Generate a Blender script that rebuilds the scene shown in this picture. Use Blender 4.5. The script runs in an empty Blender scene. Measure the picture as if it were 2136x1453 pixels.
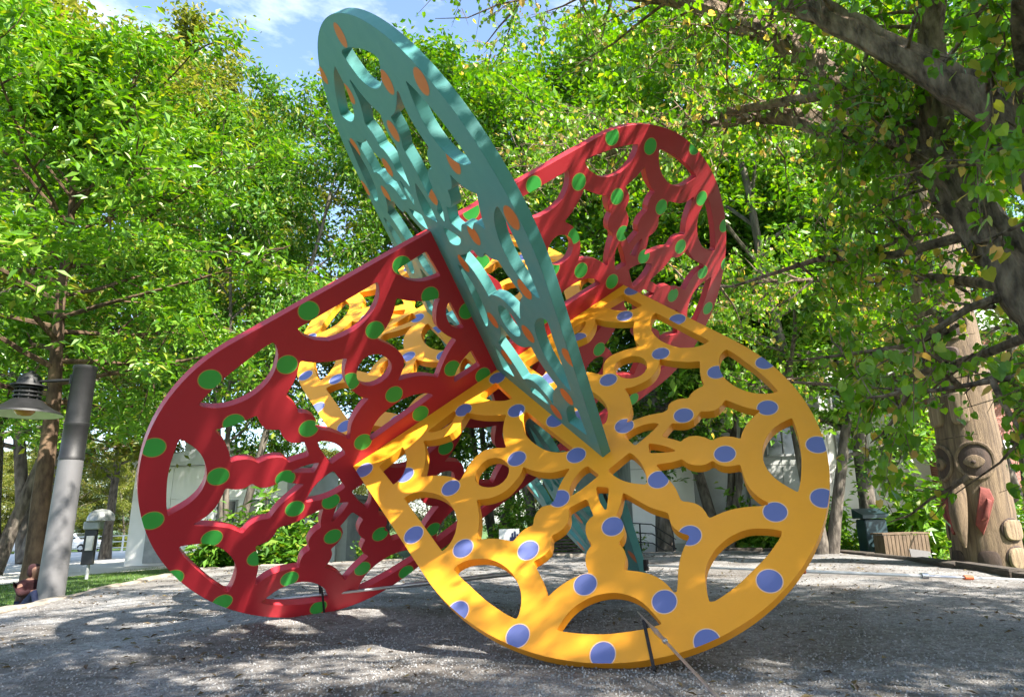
import bpy, bmesh, math, random
import numpy as np
from mathutils import Vector, Matrix, Quaternion, geometry

SCN = bpy.context.scene
COL = SCN.collection
R = math.radians

# ------------------------------------------------------------------ camera
cd = bpy.data.cameras.new('camera')
cam = bpy.data.objects.new('camera', cd)
COL.objects.link(cam)
_r = ((0.99958026, 0.00711025, -0.02808477), (-0.02897085, 0.24532481, -0.96900796), (0.0, 0.96941487, 0.24542783))
cam.matrix_world = Matrix(((_r[0][0], -_r[1][0], -_r[2][0], 0.617), (_r[0][1], -_r[1][1], -_r[2][1], -6.1298),
                           (_r[0][2], -_r[1][2], -_r[2][2], 0.853), (0, 0, 0, 1)))
cd.sensor_width = 36.0
cd.lens = 1365.43 / 2136 * 36
cd.shift_x = -106.1 / 2136
cd.shift_y = 14.26 / 2136
cd.clip_end = 2000
cd.clip_start = 0.05
SCN.camera = cam
CAM = np.array([0.617, -6.1298, 0.853])
RW = np.array(_r)

# ------------------------------------------------------------------ sky, sun, exposure
SUN_EL, SUN_AZ = R(45), R(50)           # azimuth measured from behind the camera towards the right
SUN = Vector((math.sin(SUN_AZ) * math.cos(SUN_EL), -math.cos(SUN_AZ) * math.cos(SUN_EL), math.sin(SUN_EL)))
world = bpy.data.worlds.new('World')
SCN.world = world
world.use_nodes = True
wt = world.node_tree
wt.nodes.clear()
wo = wt.nodes.new('ShaderNodeOutputWorld')
bg = wt.nodes.new('ShaderNodeBackground')
sky = wt.nodes.new('ShaderNodeTexSky')
sky.sky_type = 'NISHITA'
sky.sun_disc = False
sky.sun_elevation = SUN_EL
sky.sun_rotation = math.atan2(SUN.x, SUN.y)
sky.air_density = 1.0
sky.dust_density = 1.2
sky.ozone_density = 1.5
bg.inputs['Strength'].default_value = 0.115
# thin broken cloud, the same all over the dome
tc = wt.nodes.new('ShaderNodeTexCoord')
mp = wt.nodes.new('ShaderNodeMapping'); mp.inputs['Scale'].default_value = (1.0, 1.0, 2.6)
nz = wt.nodes.new('ShaderNodeTexNoise'); nz.inputs['Scale'].default_value = 3.2; nz.inputs['Detail'].default_value = 7; nz.inputs['Roughness'].default_value = 0.62
cr = wt.nodes.new('ShaderNodeValToRGB'); cr.color_ramp.elements[0].position = 0.52; cr.color_ramp.elements[1].position = 0.80
mx = wt.nodes.new('ShaderNodeMix'); mx.data_type = 'RGBA'
mx.inputs[7].default_value = (4.5, 4.8, 5.2, 1)
wt.links.new(tc.outputs['Generated'], mp.inputs[0]); wt.links.new(mp.outputs[0], nz.inputs['Vector'])
wt.links.new(nz.outputs[0], cr.inputs[0]); wt.links.new(cr.outputs[0], mx.inputs[0])
wt.links.new(sky.outputs[0], mx.inputs[6]); wt.links.new(mx.outputs[2], bg.inputs[0]); wt.links.new(bg.outputs[0], wo.inputs[0])

sd = bpy.data.lights.new('sun', 'SUN')
sd.energy = 4.6
sd.angle = R(0.53)
sd.color = (1.0, 0.94, 0.84)
sun = bpy.data.objects.new('sun', sd)
COL.objects.link(sun)
sun.rotation_euler = (-SUN).to_track_quat('-Z', 'Y').to_euler()
sun.location = SUN * 60

SCN.view_settings.view_transform = 'Standard'
SCN.view_settings.look = 'None'
SCN.view_settings.exposure = 2.05
SCN.view_settings.gamma = 1
SCN.view_settings.use_curve_mapping = False
SCN.render.engine = 'CYCLES'
SCN.cycles.max_bounces = 8
SCN.cycles.transparent_max_bounces = 8

# ------------------------------------------------------------------ helpers
def tag(o, label=None, cat=None, group=None, kind=None):
    if label: o['label'] = label
    if cat: o['category'] = cat
    if group: o['group'] = group
    if kind: o['kind'] = kind
    return o

def empty(name, loc=(0, 0, 0), rz=0.0, label=None, cat=None, group=None):
    o = bpy.data.objects.new(name, None)
    o.empty_display_size = 0.3
    COL.objects.link(o)
    o.location = loc
    o.rotation_euler = (0, 0, rz)
    return tag(o, label, cat, group)

def link_mesh(name, me, parent=None):
    o = bpy.data.objects.new(name, me)
    COL.objects.link(o)
    if parent is not None: o.parent = parent
    return o

def np_mesh(name, V, F, mats, smooth=False, midx=None):
    """V (n,3), F (m,k) with constant k"""
    me = bpy.data.meshes.new(name)
    V = np.ascontiguousarray(V, dtype=np.float32); F = np.ascontiguousarray(F, dtype=np.int32)
    m, k = F.shape
    me.vertices.add(len(V)); me.vertices.foreach_set('co', V.ravel())
    me.loops.add(m * k); me.loops.foreach_set('vertex_index', F.ravel())
    me.polygons.add(m)
    me.polygons.foreach_set('loop_start', np.arange(0, m * k, k, dtype=np.int32))
    me.polygons.foreach_set('loop_total', np.full(m, k, dtype=np.int32))
    me.polygons.foreach_set('use_smooth', np.full(m, smooth, dtype=bool))
    for mt in (mats if isinstance(mats, (list, tuple)) else [mats]): me.materials.append(mt)
    if midx is not None: me.polygons.foreach_set('material_index', np.ascontiguousarray(midx, dtype=np.int32))
    me.update(calc_edges=True)
    return me

class MB:
    """collects boxes, tubes and turned shapes into one mesh"""
    def __init__(s): s.v = []; s.f = []
    def add(s, vs, fs):
        n = len(s.v); s.v += [tuple(x) for x in vs]; s.f += [tuple(i + n for i in f) for f in fs]; return s
    def box(s, c, d, rz=0.0, M=None, taper=1.0, bev=0.0):
        x, y, z = d[0] / 2, d[1] / 2, d[2] / 2
        if bev <= 0:
            vs = [Vector((sx * x * (taper if sz > 0 else 1), sy * y * (taper if sz > 0 else 1), sz * z)) for sz in (-1, 1) for sy in (-1, 1) for sx in (-1, 1)]
            fs = [(0, 2, 3, 1), (4, 5, 7, 6), (0, 1, 5, 4), (2, 6, 7, 3), (0, 4, 6, 2), (1, 3, 7, 5)]
        else:
            b = bm_bevel_box(d, bev, taper); vs, fs = b
        T = (M if M is not None else Matrix.Rotation(rz, 4, 'Z'))
        c = Vector(c)
        return s.add([c + (T @ v if True else v) for v in vs], fs)
    def tube(s, pts, rad, n=8, cap=True):
        pts = [Vector(p) for p in pts]
        if not isinstance(rad, (list, tuple, np.ndarray)): rad = [rad] * len(pts)
        up = Vector((0, 0, 1)); rings = []
        prev = None
        for i, p in enumerate(pts):
            a = pts[max(i - 1, 0)]; b = pts[min(i + 1, len(pts) - 1)]
            t = (b - a).normalized()
            if prev is None:
                x = t.orthogonal().normalized()
            else:
                x = prev - t * prev.dot(t)
                x = x.normalized() if x.length > 1e-6 else t.orthogonal().normalized()
            prev = x; y = t.cross(x)
            rings.append([p + (x * math.cos(2 * math.pi * k / n) + y * math.sin(2 * math.pi * k / n)) * rad[i] for k in range(n)])
        vs = [v for r_ in rings for v in r_]; fs = []
        for i in range(len(pts) - 1):
            for k in range(n): fs.append((i * n + k, i * n + (k + 1) % n, (i + 1) * n + (k + 1) % n, (i + 1) * n + k))
        if cap: fs.append(tuple(range(n))[::-1]); fs.append(tuple((len(pts) - 1) * n + k for k in range(n)))
        return s.add(vs, fs)
    def lathe(s, prof, c=(0, 0, 0), n=24, M=None, cap=True):
        c = Vector(c); vs = []; fs = []
        for r_, z in prof:
            for k in range(n):
                v = Vector((r_ * math.cos(2 * math.pi * k / n), r_ * math.sin(2 * math.pi * k / n), z))
                vs.append(c + (M @ v if M is not None else v))
        for i in range(len(prof) - 1):
            for k in range(n): fs.append((i * n + k, i * n + (k + 1) % n, (i + 1) * n + (k + 1) % n, (i + 1) * n + k))
        if cap: fs.append(tuple(range(n))[::-1]); fs.append(tuple((len(prof) - 1) * n + k for k in range(n)))
        return s.add(vs, fs)
    def prism(s, poly, axis_vec, M=None):
        """poly: list of 3D points (planar), extruded by axis_vec"""
        a = Vector(axis_vec); n = len(poly)
        vs = [Vector(p) for p in poly] + [Vector(p) + a for p in poly]
        if M is not None: vs = [M @ v for v in vs]
        fs = [tuple(range(n))[::-1], tuple(range(n, 2 * n))] + [(i, (i + 1) % n, n + (i + 1) % n, n + i) for i in range(n)]
        return s.add(vs, fs)
    def mesh(s, name, m, smooth=False):
        me = bpy.data.meshes.new(name); me.from_pydata([tuple(v) for v in s.v], [], s.f)
        for mt in (m if isinstance(m, (list, tuple)) else [m]): me.materials.append(mt)
        bm = bmesh.new(); bm.from_mesh(me); bmesh.ops.recalc_face_normals(bm, faces=bm.faces); bm.to_mesh(me); bm.free()
        if smooth:
            for p in me.polygons: p.use_smooth = True
            try: me.set_sharp_from_angle(angle=R(40))
            except Exception: pass
        me.update()
        return me
    def build(s, name, m, parent=None, smooth=False):
        return link_mesh(name, s.mesh(name, m, smooth), parent)

def bm_bevel_box(d, bev, taper=1.0):
    bm = bmesh.new(); bmesh.ops.create_cube(bm, size=1.0)
    for v in bm.verts:
        k = taper if v.co.z > 0 else 1
        v.co = Vector((v.co.x * d[0] * k, v.co.y * d[1] * k, v.co.z * d[2]))
    bmesh.ops.bevel(bm, geom=bm.edges[:], offset=bev, segments=1, affect='EDGES', profile=0.5)
    bm.verts.index_update()
    r_ = ([v.co.copy() for v in bm.verts], [tuple(v.index for v in f.verts) for f in bm.faces]); bm.free(); return r_

# ------------------------------------------------------------------ materials
def new_mat(name):
    m = bpy.data.materials.new(name); m.use_nodes = True
    t = m.node_tree; t.nodes.clear()
    o = t.nodes.new('ShaderNodeOutputMaterial'); b = t.nodes.new('ShaderNodeBsdfPrincipled')
    t.links.new(b.outputs[0], o.inputs[0])
    return m, t, b, o

def nd(t, typ, **kw):
    n = t.nodes.new(typ)
    for k, v in kw.items():
        if k in n.inputs: n.inputs[k].default_value = v
        else: setattr(n, k, v)
    return n

def ramp(t, fac, stops):
    r_ = t.nodes.new('ShaderNodeValToRGB')
    el = r_.color_ramp.elements
    while len(el) < len(stops): el.new(0.5)
    for e, (p, c) in zip(el, stops):
        e.position = p; e.color = (*c, 1) if len(c) == 3 else c
    t.links.new(fac, r_.inputs[0])
    return r_.outputs[0]

def noise(t, scale, detail=4, rough=0.55, coord='Object', dist=0.0, stretch=None):
    c = t.nodes.new('ShaderNodeTexCoord'); n = nd(t, 'ShaderNodeTexNoise', Scale=scale, Detail=detail, Roughness=rough, Distortion=dist)
    if stretch:
        mp_ = nd(t, 'ShaderNodeMapping'); mp_.inputs['Scale'].default_value = stretch
        t.links.new(c.outputs[coord], mp_.inputs[0]); t.links.new(mp_.outputs[0], n.inputs['Vector'])
    else: t.links.new(c.outputs[coord], n.inputs['Vector'])
    return n.outputs[0]

def mat(name, c1, c2=None, scale=6.0, rough=0.6, bump=0.0, bscale=None, metal=0.0, spec=0.5, detail=5, stretch=None, pos=(0.35, 0.7), coat=0.0):
    m, t, b, o = new_mat(name)
    c2 = c2 or tuple(x * 0.8 for x in c1)
    f = noise(t, scale, detail, stretch=stretch)
    t.links.new(ramp(t, f, [(pos[0], c2), (pos[1], c1)]), b.inputs['Base Color'])
    b.inputs['Roughness'].default_value = rough; b.inputs['Metallic'].default_value = metal
    b.inputs['Specular IOR Level'].default_value = spec
    if coat: b.inputs['Coat Weight'].default_value = coat; b.inputs['Coat Roughness'].default_value = 0.25
    if bump:
        g = noise(t, bscale or scale * 6, 6, stretch=stretch)
        bp = nd(t, 'ShaderNodeBump', Strength=bump, Distance=0.02); t.links.new(g, bp.inputs['Height']); t.links.new(bp.outputs[0], b.inputs['Normal'])
    return m

def paint(name, c):
    """sign paint on sheet steel: slightly uneven sheen, faint scuffs, rounded arrises"""
    m, t, b, o = new_mat(name)
    f = noise(t, 2.3, 6, 0.65)
    dark = tuple(x * 0.94 for x in c)
    base = ramp(t, f, [(0.3, dark), (0.62, c)])
    s = noise(t, 34, 3, 0.6, stretch=(1, 1, 5))
    k = nd(t, 'ShaderNodeMix', data_type='RGBA', blend_type='MULTIPLY')
    k.inputs[0].default_value = 0.08
    t.links.new(base, k.inputs[6]); t.links.new(ramp(t, s, [(0.25, (0.75,) * 3), (0.6, (1,) * 3)]), k.inputs[7])
    # sparse dusty scuffs and rubbed specks
    sc = nd(t, 'ShaderNodeMix', data_type='RGBA'); sc.inputs[7].default_value = (*[min(1, x * .75 + .10) for x in c], 1)
    t.links.new(ramp(t, noise(t, 21, 8, 0.72, dist=.6), [(0.63, (0, 0, 0)), (0.76, (.38,) * 3)]), sc.inputs[0])
    t.links.new(k.outputs[2], sc.inputs[6]); t.links.new(sc.outputs[2], b.inputs['Base Color'])
    t.links.new(ramp(t, noise(t, 5, 4), [(0.3, (0.38,) * 3), (0.75, (0.55,) * 3)]), b.inputs['Roughness'])
    b.inputs['Specular IOR Level'].default_value = 0.4
    bv = nd(t, 'ShaderNodeBevel', Radius=0.006); bv.samples = 3
    bp = nd(t, 'ShaderNodeBump', Strength=0.06, Distance=0.004)
    t.links.new(noise(t, 160, 3), bp.inputs['Height']); t.links.new(bv.outputs[0], bp.inputs['Normal']); t.links.new(bp.outputs[0], b.inputs['Normal'])
    return m

def leaf_mat(name, cols, trans=0.45, rough=0.38):
    """cols: list of (position, colour) picked per leaf"""
    m = bpy.data.materials.new(name); m.use_nodes = True
    t = m.node_tree; t.nodes.clear()
    o = t.nodes.new('ShaderNodeOutputMaterial')
    g = t.nodes.new('ShaderNodeNewGeometry')
    inf = t.nodes.new('ShaderNodeObjectInfo')
    ad = nd(t, 'ShaderNodeMath', operation='ADD'); t.links.new(g.outputs['Random Per Island'], ad.inputs[0]); t.links.new(inf.outputs['Random'], ad.inputs[1])
    fr_ = nd(t, 'ShaderNodeMath', operation='FRACT'); t.links.new(ad.outputs[0], fr_.inputs[0])
    c = ramp(t, fr_.outputs[0], cols)
    b = t.nodes.new('ShaderNodeBsdfPrincipled'); b.inputs['Roughness'].default_value = rough; b.inputs['Specular IOR Level'].default_value = 0.5
    tr = t.nodes.new('ShaderNodeBsdfTranslucent')
    hs = nd(t, 'ShaderNodeHueSaturation', Hue=0.5, Saturation=1.15, Value=1.5); t.links.new(c, hs.inputs['Color'])
    t.links.new(c, b.inputs['Base Color']); t.links.new(hs.outputs[0], tr.inputs[0])
    mxs = t.nodes.new('ShaderNodeMixShader'); mxs.inputs[0].default_value = trans
    t.links.new(b.outputs[0], mxs.inputs[1]); t.links.new(tr.outputs[0], mxs.inputs[2]); t.links.new(mxs.outputs[0], o.inputs[0])
    return m
# plate pattern: one quarter (u along the plate, v across, unit = half width), mirrored twice
QUARTER=[
[(0.084,0.103),(0.279,0.11),(0.258,0.149),(0.207,0.193),(0.147,0.222),(0.094,0.236)],
[(0.09,0.584),(0.078,0.395),(0.11,0.406),(0.143,0.451),(0.149,0.505),(0.134,0.551),(0.107,0.582)],
[(0.093,0.91),(0.076,0.746),(0.145,0.76),(0.202,0.783),(0.257,0.829),(0.279,0.873),(0.28,0.903)],
[(0.152,0.353),(0.207,0.326),(0.265,0.287),(0.316,0.244),(0.354,0.205),(0.393,0.248),(0.446,0.29),(0.503,0.321),(0.556,0.34),(0.511,0.38),(0.476,0.428),(0.474,0.488),(0.497,0.55),(0.528,0.602),(0.544,0.633),(0.487,0.65),(0.414,0.703),(0.354,0.77),(0.314,0.73),(0.263,0.693),(0.202,0.661),(0.133,0.639),(0.173,0.599),(0.206,0.545),(0.219,0.49),(0.195,0.421)],
[(0.569,0.413),(0.621,0.394),(0.679,0.405),(0.719,0.447),(0.725,0.501),(0.694,0.548),(0.64,0.573),(0.587,0.56),(0.552,0.518),(0.54,0.46)],
[(0.426,0.116),(0.834,0.101),(0.832,0.125),(0.793,0.171),(0.732,0.205),(0.655,0.219),(0.575,0.217),(0.504,0.192),(0.447,0.152)],
[(0.728,0.348),(0.797,0.322),(0.868,0.271),(0.919,0.188),(0.945,0.253),(0.975,0.31),(1.011,0.358),(1.015,0.387),(0.995,0.417),(1,0.457),(1.02,0.49),(1.043,0.509),(1.031,0.543),(1.032,0.584),(1.043,0.626),(0.999,0.654),(0.958,0.686),(0.902,0.748),(0.859,0.705),(0.805,0.67),(0.773,0.653),(0.713,0.628),(0.758,0.572),(0.782,0.497),(0.77,0.422),(0.75,0.374)],
[(0.402,0.899),(0.419,0.847),(0.463,0.795),(0.529,0.757),(0.601,0.739),(0.677,0.742),(0.745,0.761),(0.753,0.768),(0.796,0.804),(0.826,0.851),(0.836,0.899)],
[(0.954,0.902),(0.95,0.882),(0.963,0.836),(0.997,0.791),(1.04,0.753),(1.099,0.727),(1.17,0.717),(1.242,0.728),(1.291,0.751),(1.329,0.783),(1.353,0.817),(1.286,0.843),(1.182,0.871),(1.085,0.887),(1.01,0.899)],
[(1.116,0.251),(1.13,0.248),(1.172,0.267),(1.212,0.28),(1.21,0.302),(1.218,0.33),(1.238,0.352),(1.274,0.372),(1.318,0.38),(1.327,0.414),(1.35,0.444),(1.377,0.462),(1.409,0.473),(1.392,0.503),(1.373,0.559),(1.366,0.618),(1.368,0.669),(1.321,0.648),(1.265,0.631),(1.192,0.618),(1.199,0.589),(1.203,0.559),(1.198,0.527),(1.175,0.502),(1.15,0.483),(1.159,0.452),(1.161,0.419),(1.151,0.386),(1.128,0.359),(1.096,0.338),(1.102,0.307)],
[(1.503,0.721),(1.495,0.696),(1.484,0.654),(1.481,0.603),(1.494,0.544),(1.521,0.49),(1.559,0.446),(1.605,0.416),(1.657,0.4),(1.706,0.398),(1.745,0.401),(1.773,0.404),(1.743,0.461),(1.7,0.524),(1.654,0.584),(1.601,0.64),(1.542,0.692)],
[(1.099,0.172),(1.147,0.132),(1.192,0.176),(1.231,0.218),(1.225,0.225),(1.181,0.215),(1.138,0.196)],
[(0.977,0.121),(1.017,0.119),(1.061,0.117),(1.061,0.188),(1.058,0.247),(1.051,0.294),(1.021,0.274),(0.992,0.231),(0.975,0.18),(0.971,0.139)],
[(1.218,0.105),(1.291,0.091),(1.372,0.074),(1.445,0.041),(1.493,0.072),(1.541,0.076),(1.591,0.058),(1.611,0.117),(1.638,0.168),(1.67,0.211),(1.7,0.244),(1.723,0.273),(1.716,0.282),(1.671,0.278),(1.618,0.286),(1.565,0.313),(1.503,0.36),(1.474,0.32),(1.438,0.297),(1.397,0.296),(1.387,0.255),(1.356,0.223),(1.317,0.208),(1.286,0.209),(1.265,0.166)]]
AXIS=[
[(1.07,0.072),(1.108,0.073),(1.165,0.063),(1.215,0.04),(1.262,0.006),(1.262,-0.006),(1.215,-0.04),(1.165,-0.063),(1.108,-0.073),(1.07,-0.072)],
[(1.85,0.195),(1.838,0.213),(1.79,0.18),(1.74,0.128),(1.713,0.062),(1.706,0),(1.713,-0.062),(1.74,-0.128),(1.79,-0.18),(1.838,-0.213),(1.85,-0.195),(1.866,-0.1),(1.869,0),(1.866,0.1)]]
DOTS={
'yellow':[(0.078,-0.962),(0.294,-0.806),(0.564,-0.667),(0.061,-0.057),(0.129,-0.337),(0.38,-0.13),(0.61,-0.027),(0.669,-0.321),(0.884,-0.098),(1.029,-0.314),(1.147,-0.58),(1.324,-0.236),(0.918,-0.796),(0.672,-0.94),(1.452,-0.496),(1.726,-0.315),(1.168,-0.968),(1.433,-0.831),(1.718,-0.625),(1.942,-0.311),(1.939,0.03),(1.758,0.286),(1.848,0.466),(1.663,0.683),(1.404,0.38),(1.287,0.073),(1.59,-0.037),(0.921,0.188),(1.094,0.43),(1.361,0.722),(1.15,0.961),(1.009,0.758),(0.671,0.681),(0.6,0.355),(0.249,0.786),(0.09,0.988),(0.532,0.949),(0.317,0.149),(0.69,0.078),(0.177,0.477),(-1.074,-0.935),(-0.839,-0.791),(-0.673,-0.987),(-0.354,-0.914),(-0.618,-0.344),(-0.959,-0.1),(-1.494,-0.761),(-1.329,-0.355),(-0.706,-0.082),(-0.419,-0.174),(-0.124,-0.659),(-1.656,0.174),(-0.918,0.815)],
'red':[(-1.655,0.745),(-1.881,0.411),(-2.011,0.05),(-1.943,-0.276),(-1.621,-0.751),(-1.626,-0.421),(-1.756,0.124),(-1.538,0.423),(-1.307,0.188),(-1.367,-0.018),(-1.2,-0.119),(-1.309,-0.346),(-1.671,-0.156),(-1.066,0.376),(-0.879,0.106),(-1.327,0.635),(-1.286,0.899),(-0.972,0.762),(-0.749,0.953),(-0.239,0.917),(-0.174,0.681),(-0.519,0.674),(-0.601,0.263),(-0.242,0.195),(-0.02,0.475),(-0.092,0.028),(-0.761,0.486),(-0.527,0.048),(-1.094,-0.554),(-0.819,-0.798),(-1.295,-0.705),(-1.106,-0.968),(-0.496,-0.282),(0.625,0.942),(0.911,0.817),(1.207,0.959),(1.465,0.78),(1.814,0.616),(1.81,0.247),(1.985,-0.06),(1.953,-0.369),(1.146,0.601),(1.463,0.362),(1.124,0.351),(0.784,0.523),(1.561,0.003),(1.245,0.105),(0.76,0.285),(0.958,0.078),(1.722,-0.308),(1.42,-0.327),(1.718,-0.638),(0.577,0.41),(0.725,-0.345),(0.88,-0.95),(0.419,0.142),(0.17,0.687),(0.224,0.989)],
'teal':[(1.914,-0.119),(1.715,-0.686),(1.749,0.2),(1.781,0.551),(1.645,-0.388),(1.521,0.014),(1.476,0.558),(1.32,-0.745),(1.281,-0.323),(1.016,-0.975),(1.237,0.154),(1.069,-0.585),(1.325,0.897),(1.121,0.472),(0.872,0.192),(0.955,0.79),(0.54,0.267),(0.638,0.653),(0.671,0.989),(0.259,0.24),(0.325,0.831),(0.079,0.639)]}
FRAMES={'red': {'o': [-0.0219, -0.0197, 2.2723], 'e1': [1.2426, 0.2907, 0.9024], 'e2': [-0.3696, -1.2218, 0.9026], 'n': [0.5586, -0.5955, -0.5774], 'cap': 0.876}, 'yellow': {'o': [0.0071, -0.0181, 2.2893], 'e1': [0.9235, -0.9845, -0.9545], 'e2': [1.2643, 0.2958, 0.9181], 'n': [-0.2364, -0.7815, 0.5774], 'cap': 1.084}, 'teal': {'o': [0.0009, -0.0267, 2.2537], 'e1': [-0.3479, -1.3598, 0.8356], 'e2': [0.9009, -0.9852, -0.9225], 'n': [-0.7875, -0.1637, -0.5942], 'cap': 0.942}}
# ------------------------------------------------------------------ the sculpture
def smooth_poly(P, sub=5, corner=R(46)):
    P = [np.array(p, float) for p in P]; n = len(P)
    isc = []
    for i in range(n):
        a = P[i] - P[i - 1]; b = P[(i + 1) % n] - P[i]
        ang = abs((math.atan2(b[1], b[0]) - math.atan2(a[1], a[0]) + math.pi) % (2 * math.pi) - math.pi)
        isc.append(ang > corner)
    out = []
    for i in range(n):
        p1, p2 = P[i], P[(i + 1) % n]
        p0 = P[i - 1] if not isc[i] else 2 * p1 - p2
        p3 = P[(i + 2) % n] if not isc[(i + 1) % n] else 2 * p2 - p1
        if isc[i]:
            # small milled radius at the corner
            a = P[i - 1] - p1; b = p2 - p1; r_ = min(0.012, np.linalg.norm(a) * .3, np.linalg.norm(b) * .3)
            pa = p1 + a / np.linalg.norm(a) * r_; pb = p1 + b / np.linalg.norm(b) * r_
            out += [pa, p1 * 0.5 + (pa + pb) * 0.25, pb]
        else: out.append(p1)
        for k in range(1, sub):
            t = k / sub
            q = 0.5 * (2 * p1 + (p2 - p0) * t + (2 * p0 - 5 * p1 + 4 * p2 - p3) * t * t + (3 * p1 - p0 - 3 * p2 + p3) * t ** 3)
            if np.linalg.norm(q - p1) > .014 and np.linalg.norm(q - p2) > .014: out.append(q)
    return np.array(out)

def stadium(cap, n=64):
    th = np.linspace(-math.pi / 2, math.pi / 2, n)
    e = np.stack([np.cos(th) * cap + (2 - cap), np.sin(th)], 1)
    q = np.linspace(2 - cap, -(2 - cap), 14)[1:-1]
    return np.concatenate([e, np.stack([q, q * 0 + 1], 1), -e, np.stack([-q, q * 0 - 1], 1)])

def inside(P, poly):
    x, y = P[:, 0], P[:, 1]; r_ = np.zeros(len(P), bool)
    bb = (x > poly[:, 0].min()) & (x < poly[:, 0].max()) & (y > poly[:, 1].min()) & (y < poly[:, 1].max())
    ids = np.nonzero(bb)[0]
    if not len(ids): return r_
    xs, ys = x[ids], y[ids]; c = np.zeros(len(ids), bool)
    a = poly; b = np.roll(poly, -1, 0)
    for (x1, y1), (x2, y2) in zip(a, b):
        if y1 == y2: continue
        k = ((y1 > ys) != (y2 > ys)) & (xs < (x2 - x1) * (ys - y1) / (y2 - y1) + x1)
        c ^= k
    r_[ids] = c
    return r_

def warp_yellow(P): return np.stack([P[:, 0] - .0266 * P[:, 1], P[:, 1] + .0205], 1)
def warp_red(P):
    u, v = P[:, 0], P[:, 1]
    uu = np.interp(u, [-2, -1.845, -1.365, -.86, -.42, 0, .42, .64, .86, .968, 1.365, 1.845, 2], [-2, -1.893, -1.411, -.866, -.404, 0, .44, .675, .89, 1.005, 1.395, 1.865, 2])
    vl = np.interp(v, [-1, -.9, -.4, 0, .475, .9, 1], [-1, -.925, -.44, -.02, .455, .902, 1])
    vr = np.interp(v, [-1, -.9, 0, .9, 1], [-1, -.9, .01, .915, 1])
    k = np.clip(u / 0.8 * .5 + .5, 0, 1)
    return np.stack([uu, vl * (1 - k) + vr * k], 1)
def warp_teal(P): return P.copy()

def plate_mesh(name, dots, warp, thick=0.08, rdot=0.0475):
    f = FRAMES[name]; O, E1, E2, N = (np.array(f[k]) for k in ('o', 'e1', 'e2', 'n'))
    outl = stadium(f['cap'])
    holes = []
    for q in QUARTER:
        s = smooth_poly(q)
        for su in (1, -1):
            for sv in (1, -1):
                h = warp(s * (su, sv)); holes.append(h if su * sv > 0 else h[::-1])
    for q in AXIS:
        s = smooth_poly(q)
        for su in (1, -1): holes.append(warp(s * (su, 1)) if su > 0 else warp(s * (su, 1))[::-1])
    l1, l2 = np.linalg.norm(E1), np.linalg.norm(E2); ks = 1.6
    def circ(c, r_, n):
        th = np.linspace(0, 2 * math.pi, n, endpoint=False)
        return np.stack([c[0] + np.cos(th) * r_ * ks / l1, c[1] + np.sin(th) * r_ * ks / l2], 1)
    loops = [outl] + holes; circles = []
    for c in dots:
        a = circ(c, rdot, 28); b = circ(c, rdot * 1.085, 28); circles.append((a, b)); loops += [a, b]
    verts = []; edges = []
    for lp in loops:
        n0 = len(verts); verts += [Vector((float(a), float(b))) for a, b in lp]
        edges += [(n0 + i, n0 + (i + 1) % len(lp)) for i in range(len(lp))]
    ov, oe, of, *_ = geometry.delaunay_2d_cdt(verts, edges, [], 0, 1e-6)
    V2 = np.array([(v.x, v.y) for v in ov]); T = np.array([tuple(t) for t in of])
    C = V2[T].mean(1)
    keep = inside(C, outl)
    for h in holes: keep &= ~inside(C, h)
    T = T[keep]; C = C[keep]
    # consistent winding (counter-clockwise in u,v)
    d = V2[T]; ar = (d[:, 1, 0] - d[:, 0, 0]) * (d[:, 2, 1] - d[:, 0, 1]) - (d[:, 1, 1] - d[:, 0, 1]) * (d[:, 2, 0] - d[:, 0, 0])
    T[ar < 0] = T[ar < 0][:, ::-1]
    V3 = O + V2[:, :1] * E1 + V2[:, 1:] * E2
    if np.dot(np.cross(E1, E2), N) < 0: Tf = T[:, ::-1]
    else: Tf = T
    # side walls along the boundary edges
    E = np.concatenate([Tf[:, [0, 1]], Tf[:, [1, 2]], Tf[:, [2, 0]]])
    key = np.sort(E, 1); kk = key[:, 0].astype(np.int64) * len(V2) + key[:, 1]
    _, inv, cnt = np.unique(kk, return_inverse=True, return_counts=True)
    B = E[cnt[inv] == 1]
    n = len(V3); V = np.concatenate([V3, V3 - N * thick])
    tri = [Tf, Tf[:, ::-1] + n,
           np.stack([B[:, 1], B[:, 0], B[:, 0] + n], 1), np.stack([B[:, 1], B[:, 0] + n, B[:, 1] + n], 1)]
    dm = []
    for a, b in circles:
        ia = inside(C, a); ib = inside(C, b) & ~ia
        t_ = np.concatenate([Tf[ia], Tf[ib]]); mi = np.r_[np.zeros(ia.sum(), int), np.ones(ib.sum(), int)]
        if not len(t_): dm.append(None); continue
        u, iv = np.unique(t_, return_inverse=True)
        dm.append((V3[u] + N * 0.0012, iv.reshape(-1, 3), mi))
    return V, np.concatenate(tri), dm

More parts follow.
